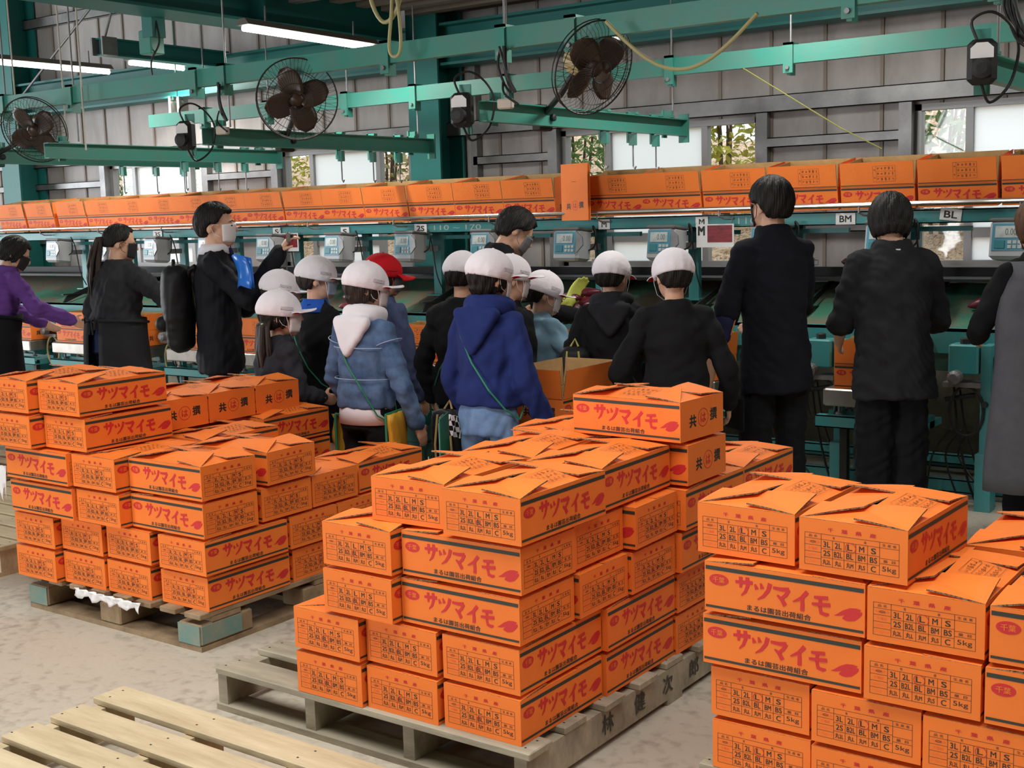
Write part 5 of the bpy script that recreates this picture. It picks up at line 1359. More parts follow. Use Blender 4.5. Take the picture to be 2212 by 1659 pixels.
    for s, (sh, el, wr) in arms.items():
        sl = top.get('sleeve', 1.0)                       # 1 = wrist, 0.5 = elbow
        mb.cap(sh+RX*(-s)*0.025*h+sp*0.008*h, sh, 0.031*h*wd+ext*0.4, 0.031*h*wd+ext*0.4)
        if sl <= 0.5:
            e2 = sh.lerp(el, sl/0.5); mb.cap(sh, e2, 0.031*h*wd+ext*0.5, 0.031*h*wd+ext*0.8)
        else:
            e2 = el.lerp(wr, (sl-0.5)/0.5*0.98)
            mb.cap(sh, el, 0.031*h*wd+ext*0.5, 0.0285*h*wd+ext*0.7); mb.cap(el, e2, 0.0285*h*wd+ext*0.7, 0.0245*h+ext*0.6)
    skin_over(mb, tm, top['name'], r, vox, 5, top.get('folds', 0.006)*1.5, 34, seed)
    if top.get('cuffs'):
        for s, (sh, el, wr) in arms.items():
            d = (wr-el).normalized(); mb = MB(); a = el.lerp(wr, 0.86); mb.tube([a, a+d*0.03, a+d*0.06], [0.024*h+0.004, 0.0225*h+0.004, 0.021*h+0.003], 14); mb.build('cuff', top['cuffs'], r, True)
    mb = MB()
    mb.loft([(hip-sp*0.075*h, RX*0.092*h*wd, fw*0.072*h*wd), (hip, RX*(0.094*h*wd+0.004), fw*(0.068*h*wd+0.004)), (hip+sp*0.045*h, RX*0.088*h*wd, fw*0.063*h*wd)], 20)
    bl = bottom.get('loose', 1.0); bex = 0.010*bl
    for s, (hj, kn, an) in legs.items():
        low = bottom.get('low', 1.0)
        if low >= 0.99: mb.cap(hj, kn, 0.045*h*wd+min(bex, 0.012), 0.036*h+bex); mb.cap(kn, an+Vector((0, 0, 0.005)), 0.036*h+bex, 0.028*h+bex)
        else: mb.cap(hj, hj.lerp(kn, low), 0.048*h*wd+bex, 0.043*h+bex)
    skin_over(mb, bm, bottom['name'], r, vox, 4, bottom.get('folds', 0.006)*1.4, 32, seed+50)
    for s, (hj, kn, an) in legs.items():
        mb = MB(); mb.cap(an+Vector((0, -0.022*h, -0.020*h)), an+Vector((s*0.012*h, 0.070*h, -0.022*h)), 0.0225*h, 0.0205*h); mb.cap(an, an+Vector((0, 0, -0.015*h)), 0.027*h, 0.027*h)
        o = skin_over(mb, P.get('shoe', SHOE), 'shoe', r, 0.009, 3)
    head_parts(r, MH, hk, P, rgs)
    return r, dict(hip=hip, neck=neck, sp=sp, fw=fw, hc=hc, MH=MH, arms=arms, legs=legs, h=h, hk=hk, wd=wd)
def hood(r, g, m, size=1.0):
    h, n, sp, fw = g['h'], g['neck'], g['sp'], g['fw']; mb = MB()
    for i in range(13):
        a = PI*i/12-0.1; 
        p = n+Vector((math.cos(a)*0.062*h, 0, 0))-fw*(math.sin(a)*0.052*h-0.012*h)+sp*(0.004*h+0.012*h*math.sin(a))
        mb.cap(p, p-sp*0.015*h, 0.022*h*size, 0.021*h*size)
    for i in range(9):
        a = (i/8*2-1); p = n+Vector((a*0.062*h, 0, 0))-fw*0.062*h-sp*0.02*h
        q = n+Vector((a*0.018*h, 0, 0))-fw*0.085*h-sp*(0.115*h-0.02*h*abs(a))*size
        mb.cap(p, q, 0.020*h*size, 0.016*h)
    return skin_over(mb, m, 'hood', r, 0.009, 4, 0.006, 22, 5)
def strap(r, g, m, s=1, rad=0.004, low=-0.02, name='shoulder_strap'):
    """a thin cord from one shoulder across the back and chest to the opposite hip"""
    h, n, hip, sp, fw, wd = g['h'], g['neck'], g['hip'], g['sp'], g['fw'], g['wd']; mb = MB()
    T_ = lambda x, y, z: hip+Vector((x*0.96*h*wd, 0, 0))+fw*y*0.93*h*wd+sp*z*h
    back = [T_(s*0.055, -0.02, 0.315), T_(s*0.062, -0.060, 0.285), T_(s*0.045, -0.090, 0.23), T_(0.0, -0.094, 0.15), T_(-s*0.06, -0.088, 0.07), T_(-s*0.098, -0.050, low+0.03), T_(-s*0.118, 0.0, low)]
    fr = [T_(s*0.055, -0.02, 0.315), T_(s*0.060, 0.055, 0.27), T_(s*0.03, 0.090, 0.2), T_(-s*0.05, 0.090, 0.09), T_(-s*0.105, 0.045, low+0.03), T_(-s*0.118, 0.0, low)]
    mb.tube(back, rad, 6); mb.tube(fr, rad, 6)
    mb.build(name, m, r)
    return r.matrix_basis @ T_(-s*0.118, 0.0, low)
NAVY = cloth('navy_fleece', S(34, 48, 106), S(28, 40, 92)); DEN = cloth('denim', S(66, 90, 126), S(98, 122, 156), 0.9, 0.5, 22)
BLACKC = cloth('black_cloth', S(22, 22, 25), S(17, 17, 20)); DNAVY = cloth('dark_navy_cloth', S(20, 22, 32), S(16, 18, 27)); GREYC = cloth('charcoal_knit', S(46, 46, 50), S(38, 38, 42))
PURP = cloth('purple_fleece', S(104, 66, 142), S(94, 58, 130)); SUIT = cloth('black_suit', S(20, 22, 29), S(17, 19, 25), 0.8, 0.15); SKYB = cloth('pale_blue_fleece', S(134, 168, 188), S(120, 154, 176))
SLATE = cloth('slate_blue_cotton', S(70, 80, 112), S(62, 70, 100)); GREYA = cloth('grey_apron', S(94, 94, 100), S(84, 84, 90)); WHITEC = cloth('white_cotton', S(228, 224, 230)); JEAN = cloth('light_jeans', S(118, 146, 184), S(92, 120, 160), 0.9, 0.4, 20)
JEAND = cloth('dark_jeans', S(38, 50, 86), S(32, 42, 76)); BLUEC = cloth('blue_collar', S(36, 84, 176)); TEE = cloth('faded_black_tee', S(38, 38, 42), S(31, 31, 35)); PANT = cloth('black_trousers', S(20, 21, 26), S(16, 17, 21))
GREENS = mat('green_strap', S(40, 130, 96), 0.6); MASKB = mat('black_mask', S(30, 30, 32), 0.85); MASKG = mat('grey_mask', S(110, 110, 114), 0.85); MASKBL = mat('pale_blue_mask', S(160, 176, 194), 0.85)
YELB = mat('yellow_bag', S(206, 156, 44), 0.5, var=S(186, 136, 36), scale=6, bump=0.15, bscale=12); BAGB = cloth('black_nylon', S(20, 20, 22), S(27, 27, 29), 0.55, 0.5, 10)
R_ = math.radians
T_ = lambda nm, m, **k: dict(name=nm, m=m, **k)
# worker in purple fleece at the photo edge
r, g = person('worker in purple fleece and black apron bending over the tray at the photo edge', -8.49, 5.23, R_(-8), 1.58, T_('fleece', PURP, loose=1.6, folds=0.009), T_('trousers', PANT),
              dict(lean=0.22, hyaw=-0.35, pitch=-0.45, hair='bob', w=1.08, arm_r=((0.075, 0.06, -0.135), (0.10, 0.21, -0.20)), arm_l=((-0.02, 0.08, -0.15), (0.02, 0.2, -0.22)), mask=MASKB))
def apron(r, g, m, top=0.10, low=-0.27, wide=1.12):
    h, hip, sp, fw, wd = g['h'], g['hip'], g['sp'], g['fw'], g['wd']; mb = MB(); G = []
    for i in range(10):
        t = i/9; z = top+(low-top)*t; row = []
        for j in range(33):
            a = 2*PI*(0.035+0.93*j/32)-PI/2
            rx, ry = (0.104*wd*wide+0.018*t)*h, (0.080*wd*wide+0.016*t)*h
            f = 1+0.02*math.sin(a*9+t)*t
            c = hip+Vector((0, 0, z*h)) if z < 0 else hip+sp*z*h
            row.append(c+RX0*math.cos(a)*rx*f+Vector((0, 1, 0))*math.sin(a)*ry*f)
        G.append(row)
    mb.sheet(G, 0.003); a = mb.build('apron', m, r, True)
    mb = MB(); c = hip+sp*(top-0.01)*h
    mb.tube([c+RX0*math.cos(w)*(0.106*wd*wide+0.002)*h+fw*math.sin(w)*(0.083*wd*wide+0.002)*h for w in [2*PI*i/24 for i in range(24)]], 0.010, 6, 0, True)
    b = c-fw*(0.088*wd*wide)*h
    for s in (-1, 1): mb.tube([b, b+RX0*s*0.05+sp*0.015-fw*0.015, b+RX0*s*0.055-sp*0.02-fw*0.012, b]+[b+RX0*s*0.02-sp*0.10], 0.007, 6)
    mb.build('apron_tie', m, a)
    return a
RX0 = Vector((1, 0, 0))
apron(r, g, PANT)
# woman with a ponytail
r, g = person('woman with long ponytail, charcoal sweater, black mask and black apron reaching to the tray', -7.34, 5.42, R_(2), 1.62, T_('sweater', GREYC, loose=2.2, folds=0.009, hem=0.02), T_('jeans', JEAND),
              dict(w=1.24, lean=0.10, hyaw=-0.55, pitch=-0.12, hair='pony', ponyl=0.36, ponyx=-0.015, hairm=HAIR, mask=MASKB, arm_r=((0.11, 0.10, -0.13), (0.16, 0.25, -0.20)), arm_l=((-0.05, 0.0, -0.17), (0.0, 0.12, -0.22))))
apron(r, g, cloth('black_apron', S(40, 40, 44), S(34, 34, 38)), 0.075, -0.20, 1.16)
# man in a suit
r, g = person('man in black suit and white mask raising one hand with a small camera, backpack on', -5.71, 4.95, R_(-48), 1.735, T_('suit_jacket', SUIT, loose=1.5, folds=0.005, hem=-0.10, collar=0.0), T_('suit_trousers', SUIT, folds=0.004),
              dict(hair='short', hairvol=2.2, mask=MASKW, hyaw=-0.06, pitch=0.03, lean=0.0, fine=0.0065, arm_r=((0.04, 0.115, -0.12), (0.03, 0.225, 0.035)), arm_l=((-0.02, 0.08, -0.16), (0.06, 0.17, -0.09)), hd_r=(0.0, 0.55, 0.8), hn_r=(-0.2, 0.8, -0.5), curl_r=0.85))
n, h, sp, fw = g['neck'], g['h'], g['sp'], g['fw']
mb = MB(); mb.loft([(n-sp*0.012*h-fw*0.004, RX0*0.056*h, fw*0.054*h), (n+sp*0.022*h, RX0*0.044*h, fw*0.044*h)], 20); mb.build('shirt_collar', WHITEC, r, True)
mb = MB(); mb.poly([n+fw*0.05*h+RX0*-0.02, n+fw*0.05*h+RX0*0.02, n+fw*0.085*h-sp*0.13*h]); mb.cap(n+fw*0.052*h+sp*0.0*h, n+fw*0.080*h-sp*0.10*h, 0.014, 0.01); mb.build('tie', cloth('navy_tie', S(34, 44, 84)), r, True)
wr = g['arms'][1][2]; el = g['arms'][1][1]
mb = MB(); d = (wr-el).normalized(); mb.tube([wr-d*0.055, wr-d*0.005], [0.034, 0.031], 16); mb.build('shirt_cuff', mat('grey_cuff', S(150, 140, 136), 0.9), r, True)
MW = r.matrix_basis.copy()
cw = MW @ (wr+Vector((0.0, 0.055, 0.085)))
k_ = thing('compact_camera', 'small silver camera with wrist cord in the raised hand of the man in suit', 'camera', tuple(cw), R_(-48))
mb = MB(); mb.rbox(-0.045, -0.012, -0.028, 0.045, 0.012, 0.028, 0.006); mb.build('camera_body', INOX, k_)
mb = MB(); mb.lathe([(0.02, 0), (0.02, 0.012), (0.014, 0.016)], 16, 0, plane((0.008, 0.012, 0), (-1, 0, 0), (0, 0, 1))); mb.build('lens', DARK, k_)
mb = MB(); mb.tube([(-0.045, 0, -0.02), (-0.05, -0.02, -0.10), (-0.045, -0.02, -0.22), (-0.02, -0.015, -0.245), (0.0, -0.02, -0.22), (-0.02, -0.02, -0.1), (-0.04, 0, -0.025)], 0.0022, 5); mb.build('wrist_cord', mat('grey_cord', S(110, 110, 112), 0.7), k_)
bp = thing('backpack', 'black rucksack on the back of the man in suit', 'backpack', tuple(MW @ Vector((0, -0.232, 0.86))), R_(-48))
mb = MB()
for z in range(9):
    t = z/8; w = 0.145-0.03*abs(t-0.35); mb.cap((-w+0.07, 0, 0.06+t*0.36), (w-0.07, 0, 0.06+t*0.36), 0.075+0.02*math.sin(PI*(0.2+0.7*(1-t))), 0.075+0.02*math.sin(PI*(0.2+0.7*(1-t))))
skin_over(mb, BAGB, 'bag', bp, 0.011, 5, 0.012, 13, 3)
mb = MB()
for s in (-1, 1): mb.tube([(s*0.07, 0.06, 0.40), (s*0.10, 0.085, 0.47), (s*0.12, 0.12, 0.49)], 0.014, 8)
mb.tube([(-0.03, -0.02, 0.49), (-0.02, -0.02, 0.525), (0.02, -0.02, 0.525), (0.03, -0.02, 0.49)], 0.007, 6)
mb.build('strap', BAGB, bp)
mb = MB(); mb.cap((-0.06, -0.085, 0.16), (0.06, -0.085, 0.16), 0.05, 0.05); skin_over(mb, BAGB, 'pocket', bp, 0.011, 4, 0.006, 14, 8)
bs = thing('plastic_folder', 'bright blue plastic folder bent open at the chest of the man in suit', 'folder', (-5.35, 4.80, 1.24), R_(-10))
mb = MB(); G = [[(0.075*math.sin(a)*1.1-0.01*i, 0.05*(1-math.cos(a))+0.02*math.sin(i*0.8), 0.045*i-0.02*abs(a)) for a in [(-1+0.25*j) for j in range(9)]] for i in range(5)]
mb.sheet(G, 0.003); mb.build('sheet', mat('blue_plastic', S(40, 116, 214), 0.25), bs, True)
mb = MB(); G = [[(0.07*math.sin(a)-0.005*i, 0.03+0.05*(1-math.cos(a)), 0.042*i-0.015*abs(a)) for a in [(-1+0.25*j) for j in range(9)]] for i in range(5)]
mb.sheet(G, 0.003); mb.build('sheet', MATS['blue_plastic'], bs, True)
# pupils
r, g = person('girl with two long bunches, white cap, white mask and dark grey jacket', -4.62, 4.36, R_(-24), 1.215, T_('jacket', cloth('dark_grey_jacket', S(50, 50, 56), S(38, 38, 44)), loose=1.9, folds=0.008, hem=-0.06), T_('trousers', PANT),
              dict(w=1.15, hair='bob', cap=CAPW, mask=MASKW, brim=0.055, captilt=-0.06, hyaw=-0.26, arm_r=((0.04, 0.03, -0.17), (0.0, 0.14, -0.20)), fine=0.0075))
hk = g['hk']; T0 = g['MH'] @ Matrix.Diagonal((hk, hk, hk, 1))
for s in (-1, 1):
    rg = random.Random(s+5); mb = MB(); b0 = Vector((s*0.062, -0.075, -0.035))
    for i in range(16):
        o = Vector((rg.uniform(-0.02, 0.02), rg.uniform(-0.02, 0.02), 0)); L = rg.uniform(0.24, 0.31)
        mb.tube([T0 @ (b0+o*0.4+Vector((0, 0.01, 0.02))), T0 @ (b0+o+Vector((s*0.012, -0.02, -0.02))), T0 @ (b0+o*1.5+Vector((s*0.016, -0.025, -0.5*L))), T0 @ (b0+o*1.4+Vector((s*0.01, -0.02, -L)))], [0.006, 0.011, 0.011, 0.002], 6)
    mb.build('hair_bunch', HAIRB, r, True)
    mb = MB(); mb.tube([T0 @ (b0+Vector((0.016*math.cos(w), -0.012+0.016*math.sin(w), -0.004))) for w in [2*PI*i/10 for i in range(10)]], 0.006, 6, 0, True); tag(mb.build('hair_tie', mat('lime_hair_tie', S(170, 230, 120), 0.4), r), 'lime green hair tie')
person('pupil in white cap, mostly hidden behind the girl with bunches', -5.19, 4.915, R_(-30), 1.30, T_('sweater', BLACKC), T_('trousers', PANT), dict(hair='kid', cap=CAPW, mask=MASKW, brim=0.045, hyaw=-0.25))
def collar(r, g, m, k=1.0):
    n, h, sp, fw = g['neck'], g['h'], g['sp'], g['fw']
    mb = MB(); mb.loft([(n-sp*0.032*h-fw*0.006*h, RX0*0.086*h*k, fw*0.062*h*k), (n-sp*0.005*h, RX0*0.060*h*k, fw*0.052*h*k), (n+sp*0.016*h, RX0*0.047*h*k, fw*0.045*h*k)], 22); return mb.build('collar', m, r, True)
r, g = person('boy in white cap, pale blue mask and black top with bright blue collar', -4.77, 4.785, R_(-8), 1.395, T_('top', BLACKC, loose=1.4), T_('shorts', PANT, low=0.75), dict(hair='kid', hairm=HAIRB, cap=CAPW, mask=MASKBL, brim=0.05, hyaw=-0.45))
collar(r, g, BLUEC); strap(r, g, GREENS, -1)
r, g = person('child in blue denim jacket with white hood and white cap', -3.985, 4.315, R_(0), 1.385, T_('denim_jacket', DEN, loose=1.3, folds=0.007, hem=0.0), T_('trousers', PANT),
              dict(hair='bob', hairm=HAIRB, cap=CAPW, mask=MASKW, brim=0.05, hyaw=-0.48, arm_r=((0.06, 0.0, -0.175), (0.075, 0.06, -0.325)), arm_l=((-0.055, 0.0, -0.17), (-0.04, 0.07, -0.31))))
hood(r, g, WHITEC, 1.05)
h, hip, sp, fw = g['h'], g['hip'], g['sp'], g['fw']
mb = MB(); mb.loft([(hip-sp*0.055*h, RX0*0.101*h, fw*0.078*h), (hip+sp*0.02*h, RX0*0.098*h, fw*0.076*h)], 22); mb.build('shirt_hem', WHITEC, r, True)
mb = MB()
for z in (0.205, 0.10): mb.tube([hip+sp*z*h+RX0*math.cos(w)*(0.099*h+0.021)+fw*math.sin(w)*(0.072*h+0.021) for w in [PI+PI*i/16 for i in range(17)]], 0.0022, 5)
for s, (sh, el, wr) in g['arms'].items():
    d = (el-sh).normalized(); c = sh.lerp(el, 0.25); a_ = d.orthogonal().normalized(); b_ = d.cross(a_)
    mb.tube([c+(a_*math.cos(w)+b_*math.sin(w))*(0.0325*h+0.018) for w in [2*PI*i/16 for i in range(16)]], 0.0024, 5, 0, True)
mb.build('seam_stitching', mat('denim_stitch', S(160, 176, 200), 0.9), r)
pb = strap(r, g, GREENS, -1, 0.004, -0.05)
def flat_bag(label, loc, rz, w, h, m, edge, tilt=0.0):
    b = thing('pupil_bag', label, 'bag', tuple(loc), rz)
    mb = MB(); G = []
    for i in range(9):
        G.append([((j/8-0.5)*w, 0.012*math.sin(PI*j/8)*math.sin(PI*min(1, i/8+0.1))+0.004*math.sin(j*2.1+i*1.3), -h*i/8) for j in range(9)])
    mb.sheet(G, 0.02); mb.build('bag_pouch', m, b, True)
    mb = MB()
    for s in (-1, 1): mb.tube([(s*w/2, -0.008, 0.0), (s*w/2, -0.008, -h)], 0.006, 6)
    mb.tube([(-w/2, -0.008, 0), (w/2, -0.008, 0)], 0.006, 6); mb.build('edging', edge, b)
    return b
flat_bag('yellow bag with green edging hanging at the hip of the denim jacket', r.matrix_basis @ Vector((0.19, -0.02, 0.70)), R_(-75), 0.16, 0.34, YELB, GREENS)
flat_bag('slim yellow bag at the far hip of the denim jacket', r.matrix_basis @ Vector((-0.20, 0.02, 0.66)), R_(60), 0.05, 0.22, YELB, GREENS)
r, g = person('pupil in bright red cap and slate blue top, half behind the denim jacket', -4.58, 5.10, R_(-8), 1.395, T_('top', SLATE, loose=1.8, folds=0.008, hem=-0.08), T_('trousers', PANT), dict(hair='bob', hairm=HAIRB, cap=CAPR, mask=MASKG, brim=-0.012, captilt=-0.05, hyaw=-0.38, arm_r=((0.04, 0.02, -0.178), (0.045, 0.07, -0.33))))
r, g = person('pupil in white cap and loose black top beside the navy hoodie', -3.91, 4.97, R_(14), 1.41, T_('top', BLACKC, loose=2.0, folds=0.008, hem=-0.06), T_('trousers', PANT), dict(hair='kid', cap=CAPW, mask=MASKW, brim=0.03, hyaw=-0.10, captilt=-0.24, arm_l=((-0.07, 0.0, -0.17), (-0.07, 0.06, -0.31))))
strap(r, g, GREENS, 1)
r, g = person('pupil in royal navy hoodie and light jeans with white cap, hand at the open carton', -3.265, 4.325, R_(2), 1.445, T_('hoodie', NAVY, loose=1.7, folds=0.006, hem=0.015, cuffs=NAVY), T_('jeans', JEAN, folds=0.007),
              dict(hair='bob', cap=CAPW, mask=MASKW, brim=0.06, hyaw=-0.30, pitch=-0.02, captilt=-0.16, w=1.0, fine=0.007, arm_r=((0.040, -0.005, -0.178), (0.070, 0.065, -0.315)), arm_l=((-0.045, 0.0, -0.178), (-0.02, 0.06, -0.32)), curl_r=0.7))
hood(r, g, NAVY, 1.1); strap(r, g, GREENS, -1)
h, hip, sp, fw = g['h'], g['hip'], g['sp'], g['fw']
cb = thing('clipboard', 'green-edged clipboard with papers hanging by the navy hoodie', 'clipboard', tuple(r.matrix_basis @ Vector((-0.185, -0.09, 0.56))), R_(-62))
mb = MB(); mb.rbox(-0.105, -0.006, -0.14, 0.105, 0.0, 0.16, 0.002); mb.build('board', GREENS, cb)
mb = MB(); mb.box(-0.095, -0.0085, -0.132, 0.098, -0.0062, 0.14); mb.build('paper', mat('grey_white_paper', S(196, 198, 216), 0.8), cb)
mb = MB(); mb.rbox(-0.04, -0.016, 0.135, 0.04, -0.0088, 0.16, 0.002); mb.build('clip', STEEL, cb)
ck = thing('checked_towel', 'small black and white checked towel hanging beside the navy hoodie', 'towel', tuple(r.matrix_basis @ Vector((-0.215, 0.02, 0.70))), R_(-20))
mb = MB(); n_ = 6
G = [[((j/12-0.5)*0.11, 0.006*math.sin(j*1.1+i*0.6), -0.012*i) for j in range(13)] for i in range(9)]
mb.sheet(G, 0.004)
for q in range(8*12*2):
    c_ = q//2; mb.m[q] = ((c_//12)//2+(c_ % 12)//2) % 2
mb.build('towel_cloth', [WHITEC, BLACKC], ck)
bt = thing('water_bottle', 'black bottle with pink label in the hand of the navy hoodie', 'bottle', tuple(r.matrix_basis @ (g['arms'][1][2]+Vector((0.01, 0.07, -0.085)))), 0.2)
mb = MB(); mb.lathe([(0.03, -0.06), (0.034, -0.05), (0.034, 0.05), (0.026, 0.06)], 20); mb.build('bottle_body', RUBBER, bt, True)
mb = MB(); mb.lathe([(0.0345, -0.035), (0.0345, -0.005)], 20); mb.build('label_band', mat('pink_label', S(226, 130, 170), 0.5), bt, True)
mb = MB(); mb.lathe([(0.027, 0.06), (0.028, 0.085), (0.02, 0.09)], 18); mb.build('cap', RUBBER, bt)
person('pupil in plain black top just past the navy hoodie, white cap and ear-looped mask', -3.73, 5.10, R_(-12), 1.385, T_('top', BLACKC, loose=1.3), T_('trousers', PANT), dict(hair='kid', hairm=HAIRB, cap=CAPW, mask=MASKW, brim=0.06, hyaw=-0.22, pitch=-0.10, captilt=-0.05))
r, g = person('pupil in pale blue fleece with glasses and white cap leaning towards the tray', -3.80, 5.44, R_(-14), 1.27, T_('fleece', SKYB, loose=2.4, folds=0.012), T_('trousers', PANT), dict(lean=0.12, hair='kid', cap=CAPW, mask=MASKW, brim=0.05, hyaw=-0.32, pitch=-0.15, arm_r=((0.09, 0.05, -0.15), (0.13, 0.17, -0.20))))
hk = g['hk']; T0 = g['MH'] @ Matrix.Diagonal((hk, hk, hk, 1)); mb = MB()
for s in (-1, 1):
    mb.tube([T0 @ Vector((s*0.033+0.022*math.cos(w), 0.104, 0.0+0.017*math.sin(w))) for w in [2*PI*i/16 for i in range(16)]], 0.0018, 5, 0, True); mb.tube([T0 @ Vector((s*0.055, 0.102, 0.006)), T0 @ Vector((s*0.08, 0.05, 0.006)), T0 @ Vector((s*0.082, -0.01, 0.0))], 0.0018, 5)
mb.tube([T0 @ Vector((-0.012, 0.105, 0.004)), T0 @ Vector((0.012, 0.105, 0.004))], 0.0018, 5); mb.build('glasses', DARK, r)
r, g = person('boy seen from behind in black hoodie with its hood down and white cap', -3.265, 5.36, R_(27), 1.385, T_('hoodie', BLACKC, loose=1.8, folds=0.007), T_('trousers', PANT), dict(hair='kid', cap=CAPW, mask=MASKW, brim=0.02, hyaw=-0.25, captilt=-0.18, arm_l=((-0.06, 0.02, -0.17), (-0.03, 0.12, -0.26)), arm_r=((0.06, 0.02, -0.17), (0.03, 0.12, -0.26))))
hood(r, g, cloth('black_hood', S(38, 38, 42), S(32, 32, 36)), 0.95)
r, g = person('stocky boy seen from behind in black sweater and white cap, hand on hip', -2.70, 4.98, R_(36), 1.415, T_('sweater', BLACKC, loose=1.5, folds=0.007), T_('trousers', PANT), dict(w=1.03, hair='kid', cap=CAPW, mask=MASKB, brim=0.03, hyaw=0.12, captilt=-0.26, arm_l=((-0.085, -0.03, -0.168), (-0.045, 0.03, -0.245)), arm_r=((0.07, -0.01, -0.17), (0.085, 0.06, -0.29))))
ob = thing('black_bottle', 'black sport bottle tucked under the arm of the stocky boy', 'bottle', tuple(r.matrix_basis @ Vector((-0.165, 0.02, 0.74))), 0.3); ob.rotation_euler = (0.2, -0.5, 0.3)
mb = MB(); mb.lathe([(0.02, -0.07), (0.033, -0.06), (0.033, 0.03), (0.022, 0.045), (0.022, 0.07), (0.01, 0.075)], 18); mb.build('bottle_body', RUBBER, ob, True)
mb = MB(); mb.box(-0.006, -0.0345, -0.05, 0.008, -0.0335, 0.0); mb.build('label_strip', WHITEP, ob)
# bowed worker behind the pupils
r, g = person('bowed dark-haired worker in black with grey mask behind the pupils', -4.24, 5.55, R_(-10), 1.71, T_('work_shirt', BLACKC, loose=1.2, collar=0.014), T_('trousers', PANT), dict(hair='short', hairvol=2.2, mask=MASKG, lean=0.34, hyaw=-0.40, pitch=-0.55, hfwd=0.02, arm_r=((0.05, 0.08, -0.15), (0.06, 0.22, -0.18)), arm_l=((-0.03, 0.06, -0.16), (0.0, 0.2, -0.18))))
# tall worker with wide shoulders
r, g = person('tall wide-shouldered man in dark navy polo with rolled sleeves, seen from behind', -2.50, 5.61, R_(54), 1.765, T_('polo_shirt', DNAVY, loose=1.3, folds=0.006, hem=-0.115, sleeve=0.46, collar=0.018), T_('cargo_trousers', PANT, loose=1.6),
              dict(w=0.98, hair='short', hairvol=2.4, mask=MASKB, hyaw=0.12, fine=0.007, arm_l=((-0.052, 0.01, -0.178), (-0.072, 0.055, -0.325)), arm_r=((0.03, 0.06, -0.17), (-0.02, 0.17, -0.21)), curl_l=0.55))
sh, el, wr = g['arms'][-1]; mb = MB(); d0, d1 = sh.lerp(el, 0.72), el.lerp(wr, 0.28)
mb.cap(d0, el, 0.036*1.735, 0.034*1.735); mb.cap(el, d1, 0.033*1.735, 0.0305*1.735); skin_over(mb, cloth('navy_undershirt', S(44, 48, 84), S(38, 40, 72)), 'undershirt_sleeve', r, 0.009, 3, 0.005, 22, 77)
mb = MB(); a_ = Vector((-0.5, -0.85, 0)).normalized(); mb.tube([d0.lerp(el, t)+RX0*0.03+Vector((0, -0.052, 0)) for t in (0.2, 0.6, 1.0)]+[el.lerp(d1, t)+RX0*0.03+Vector((0, -0.050, 0)) for t in (0.5, 1.0)], 0.003, 6); mb.build('orange_piping', mat('orange_piping', S(226, 150, 84), 0.7), r)
h, hip, sp, fw = g['h'], g['hip'], g['sp'], g['fw']
mb = MB(); mb.rbox(-0.012, -0.085, -0.085, 0.012, 0.085, 0.085, 0.01, 0, Matrix.Translation(hip+Vector((-0.128*h, -0.01, -0.165*h)))); mb.build('cargo_pocket', PANT, r)
# raglan worker
r, g = person('shaggy-haired worker seen from behind in faded black raglan shirt and boots', -2.06, 6.03, R_(36), 1.67, T_('raglan_shirt', TEE, loose=2.2, folds=0.007, hem=-0.13, sleeve=0.60, collar=0.012), T_('trousers', PANT, loose=3.4, folds=0.010),
              dict(w=1.07, stance=0.05, hair='bob', hairm=HAIR, hairvol=3.2, mask=MASKG, lean=0.10, pitch=-0.38, hyaw=-0.15, arm_l=((-0.042, 0.025, -0.172), (-0.02, 0.13, -0.235)), arm_r=((0.042, 0.025, -0.172), (0.02, 0.13, -0.235)), shoe=mat('rubber_boot', S(44, 44, 48), 0.5)))
h, hip, sp, fw, n = g['h'], g['hip'], g['sp'], g['fw'], g['neck']
mb = MB(); mb.cbox((0, 0, 0), (0.022, 0.003, 0.014), 0, Matrix.Translation(n-fw*(0.0575*h)-sp*0.012*h)); mb.build('collar_label', WHITEP, r)
for s, (hj, kn, an) in g['legs'].items():
    mb = MB(); mb.tube([an+Vector((0, 0, 0.11)), an+Vector((0, 0, 0.02)), an+Vector((0, 0, -0.03))], [0.075, 0.068, 0.062], 18); mb.build('boot_shaft', MATS['rubber_boot'], r, True)
    mb = MB(); mb.tube([an+Vector((0.071*math.cos(w), 0.071*math.sin(w), 0.012)) for w in [2*PI*i/20 for i in range(20)]], 0.008, 6, 0, True); mb.build('boot_band', mat('boot_band', S(150, 150, 70), 0.6), r)
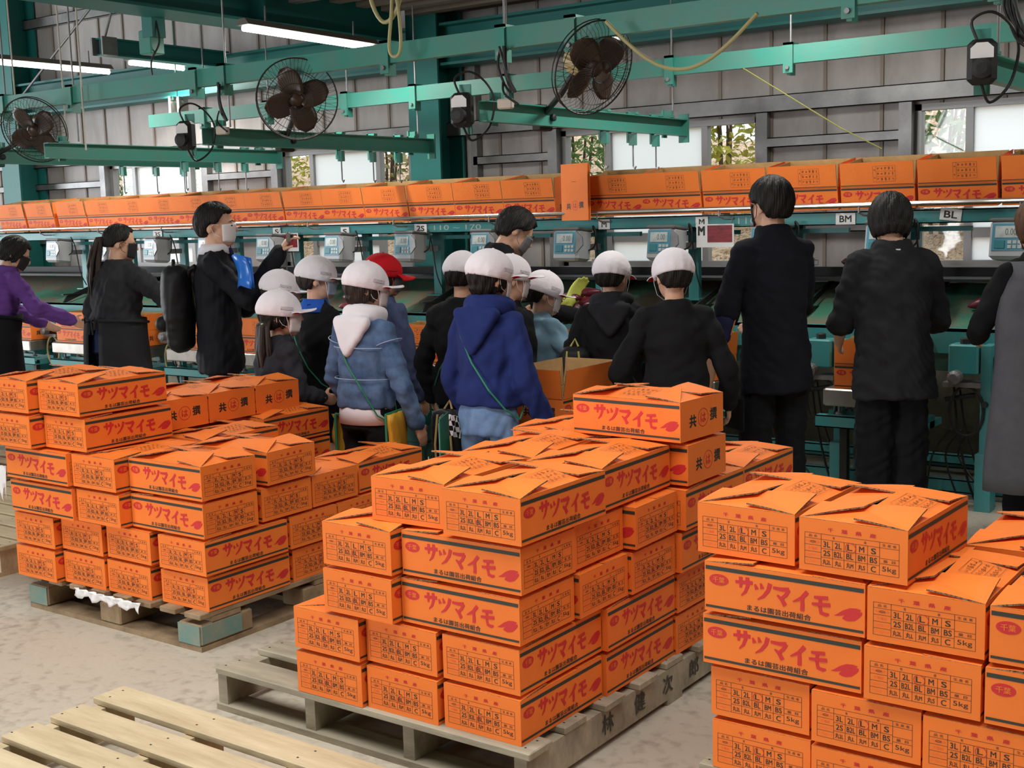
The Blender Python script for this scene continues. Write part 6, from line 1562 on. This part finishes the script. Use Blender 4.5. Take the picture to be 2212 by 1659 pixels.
# grey apron worker
r, g = person('worker with chestnut hair in black top and long grey apron at the photo edge', -1.40, 6.10, R_(38), 1.61, T_('top', BLACKC, loose=1.4), T_('trousers', PANT), dict(w=1.0, hair='bob', hairm=HAIRBR, hairvol=2.0, mask=MASKW, pitch=-0.1, arm_l=((-0.06, 0.05, -0.16), (-0.01, 0.18, -0.2)), arm_r=((0.06, 0.05, -0.16), (0.01, 0.18, -0.2))))
def bib(r, g, m):
    h, hip, sp, fw, wd = g['h'], g['hip'], g['sp'], g['fw'], g['wd']; mb = MB(); G = []
    for i in range(14):
        t = i/13; z = 0.30-0.66*t; row = []
        for j in range(41):
            a = 2*PI*j/40
            e = 0.085+0.03*sstep(0.0, 0.2, t)+0.035*sstep(0.35, 1, t); rx, ry = e*h*wd+0.018, (0.070+0.01*t+0.03*sstep(0.35, 1, t))*h*wd+0.022
            f = 1+0.025*math.sin(a*8+1)*sstep(0.3, 1, t)
            row.append(hip+sp*z*h+RX0*math.cos(a)*rx*f+fw*math.sin(a)*ry*f)
        G.append(row)
    mb.sheet(G, 0.003); return mb.build('apron_dress', m, r, True)
bib(r, g, GREYA)
# yellow rubber glove, striped pouch and dark rucksacks between the pupils
gl = thing('rubber_glove', 'yellow-green rubber glove lying on the potatoes by the pale blue fleece', 'glove', (-4.42, 6.74, 1.0), 0.9)
mb = MB(); hand(mb, (0, 0, 0.02), (0.5, 0.1, 0.75), (0.2, -1, 0.2), (0.8, 0.2, -0.5), 1.25, 0.5); mb.cap((-0.13, -0.02, 0.02), (-0.02, 0, 0.03), 0.05, 0.036)
skin_over(mb, mat('glove_rubber', S(196, 204, 92), 0.5), 'glove_shell', gl, 0.008, 3, 0.004, 20, 4)
def rucksack(label, loc, rz, m, accent, s=1.0):
    b = thing('rucksack', label, 'backpack', loc, rz); mb = MB()
    for z in range(7):
        t = z/6; w = (0.10-0.02*abs(t-0.4))*s; mb.cap((-w+0.05, 0, (0.06+t*0.24)*s), (w-0.05, 0, (0.06+t*0.24)*s), 0.055*s, 0.055*s)
    skin_over(mb, m, 'bag', b, 0.010, 4, 0.008, 16, 6)
    mb = MB()
    for q in (-0.045, 0.045): mb.tube([(q*s, -0.056*s, 0.05*s), (q*s, -0.066*s, 0.18*s), (q*s*0.7, -0.055*s, 0.33*s)], 0.006*s, 6)
    mb.tube([(0.02, 0, 0.35*s), (0.0, 0.02, 0.39*s), (-0.02, 0, 0.35*s)], 0.006*s, 6); mb.build('trim_strap', accent, b)
    return b
rucksack('dark olive rucksack with yellow straps between pale blue fleece and black hoodie', (-3.36, 5.16, 0.62+0.0), 0.4, BAGB, mat('olive_yellow', S(176, 168, 84), 0.6), 0.9)
rucksack('small black rucksack with tan piping held beside the denim jacket', (-3.66, 4.52, 0.36), 0.2, BAGB, mat('tan_piping', S(170, 146, 96), 0.6), 0.95)
flat_bag('folded yellow pouch with round badge at the waist of the girl with bunches', (-4.42, 4.30, 0.70), R_(-35), 0.15, 0.13, YELB, YELB)
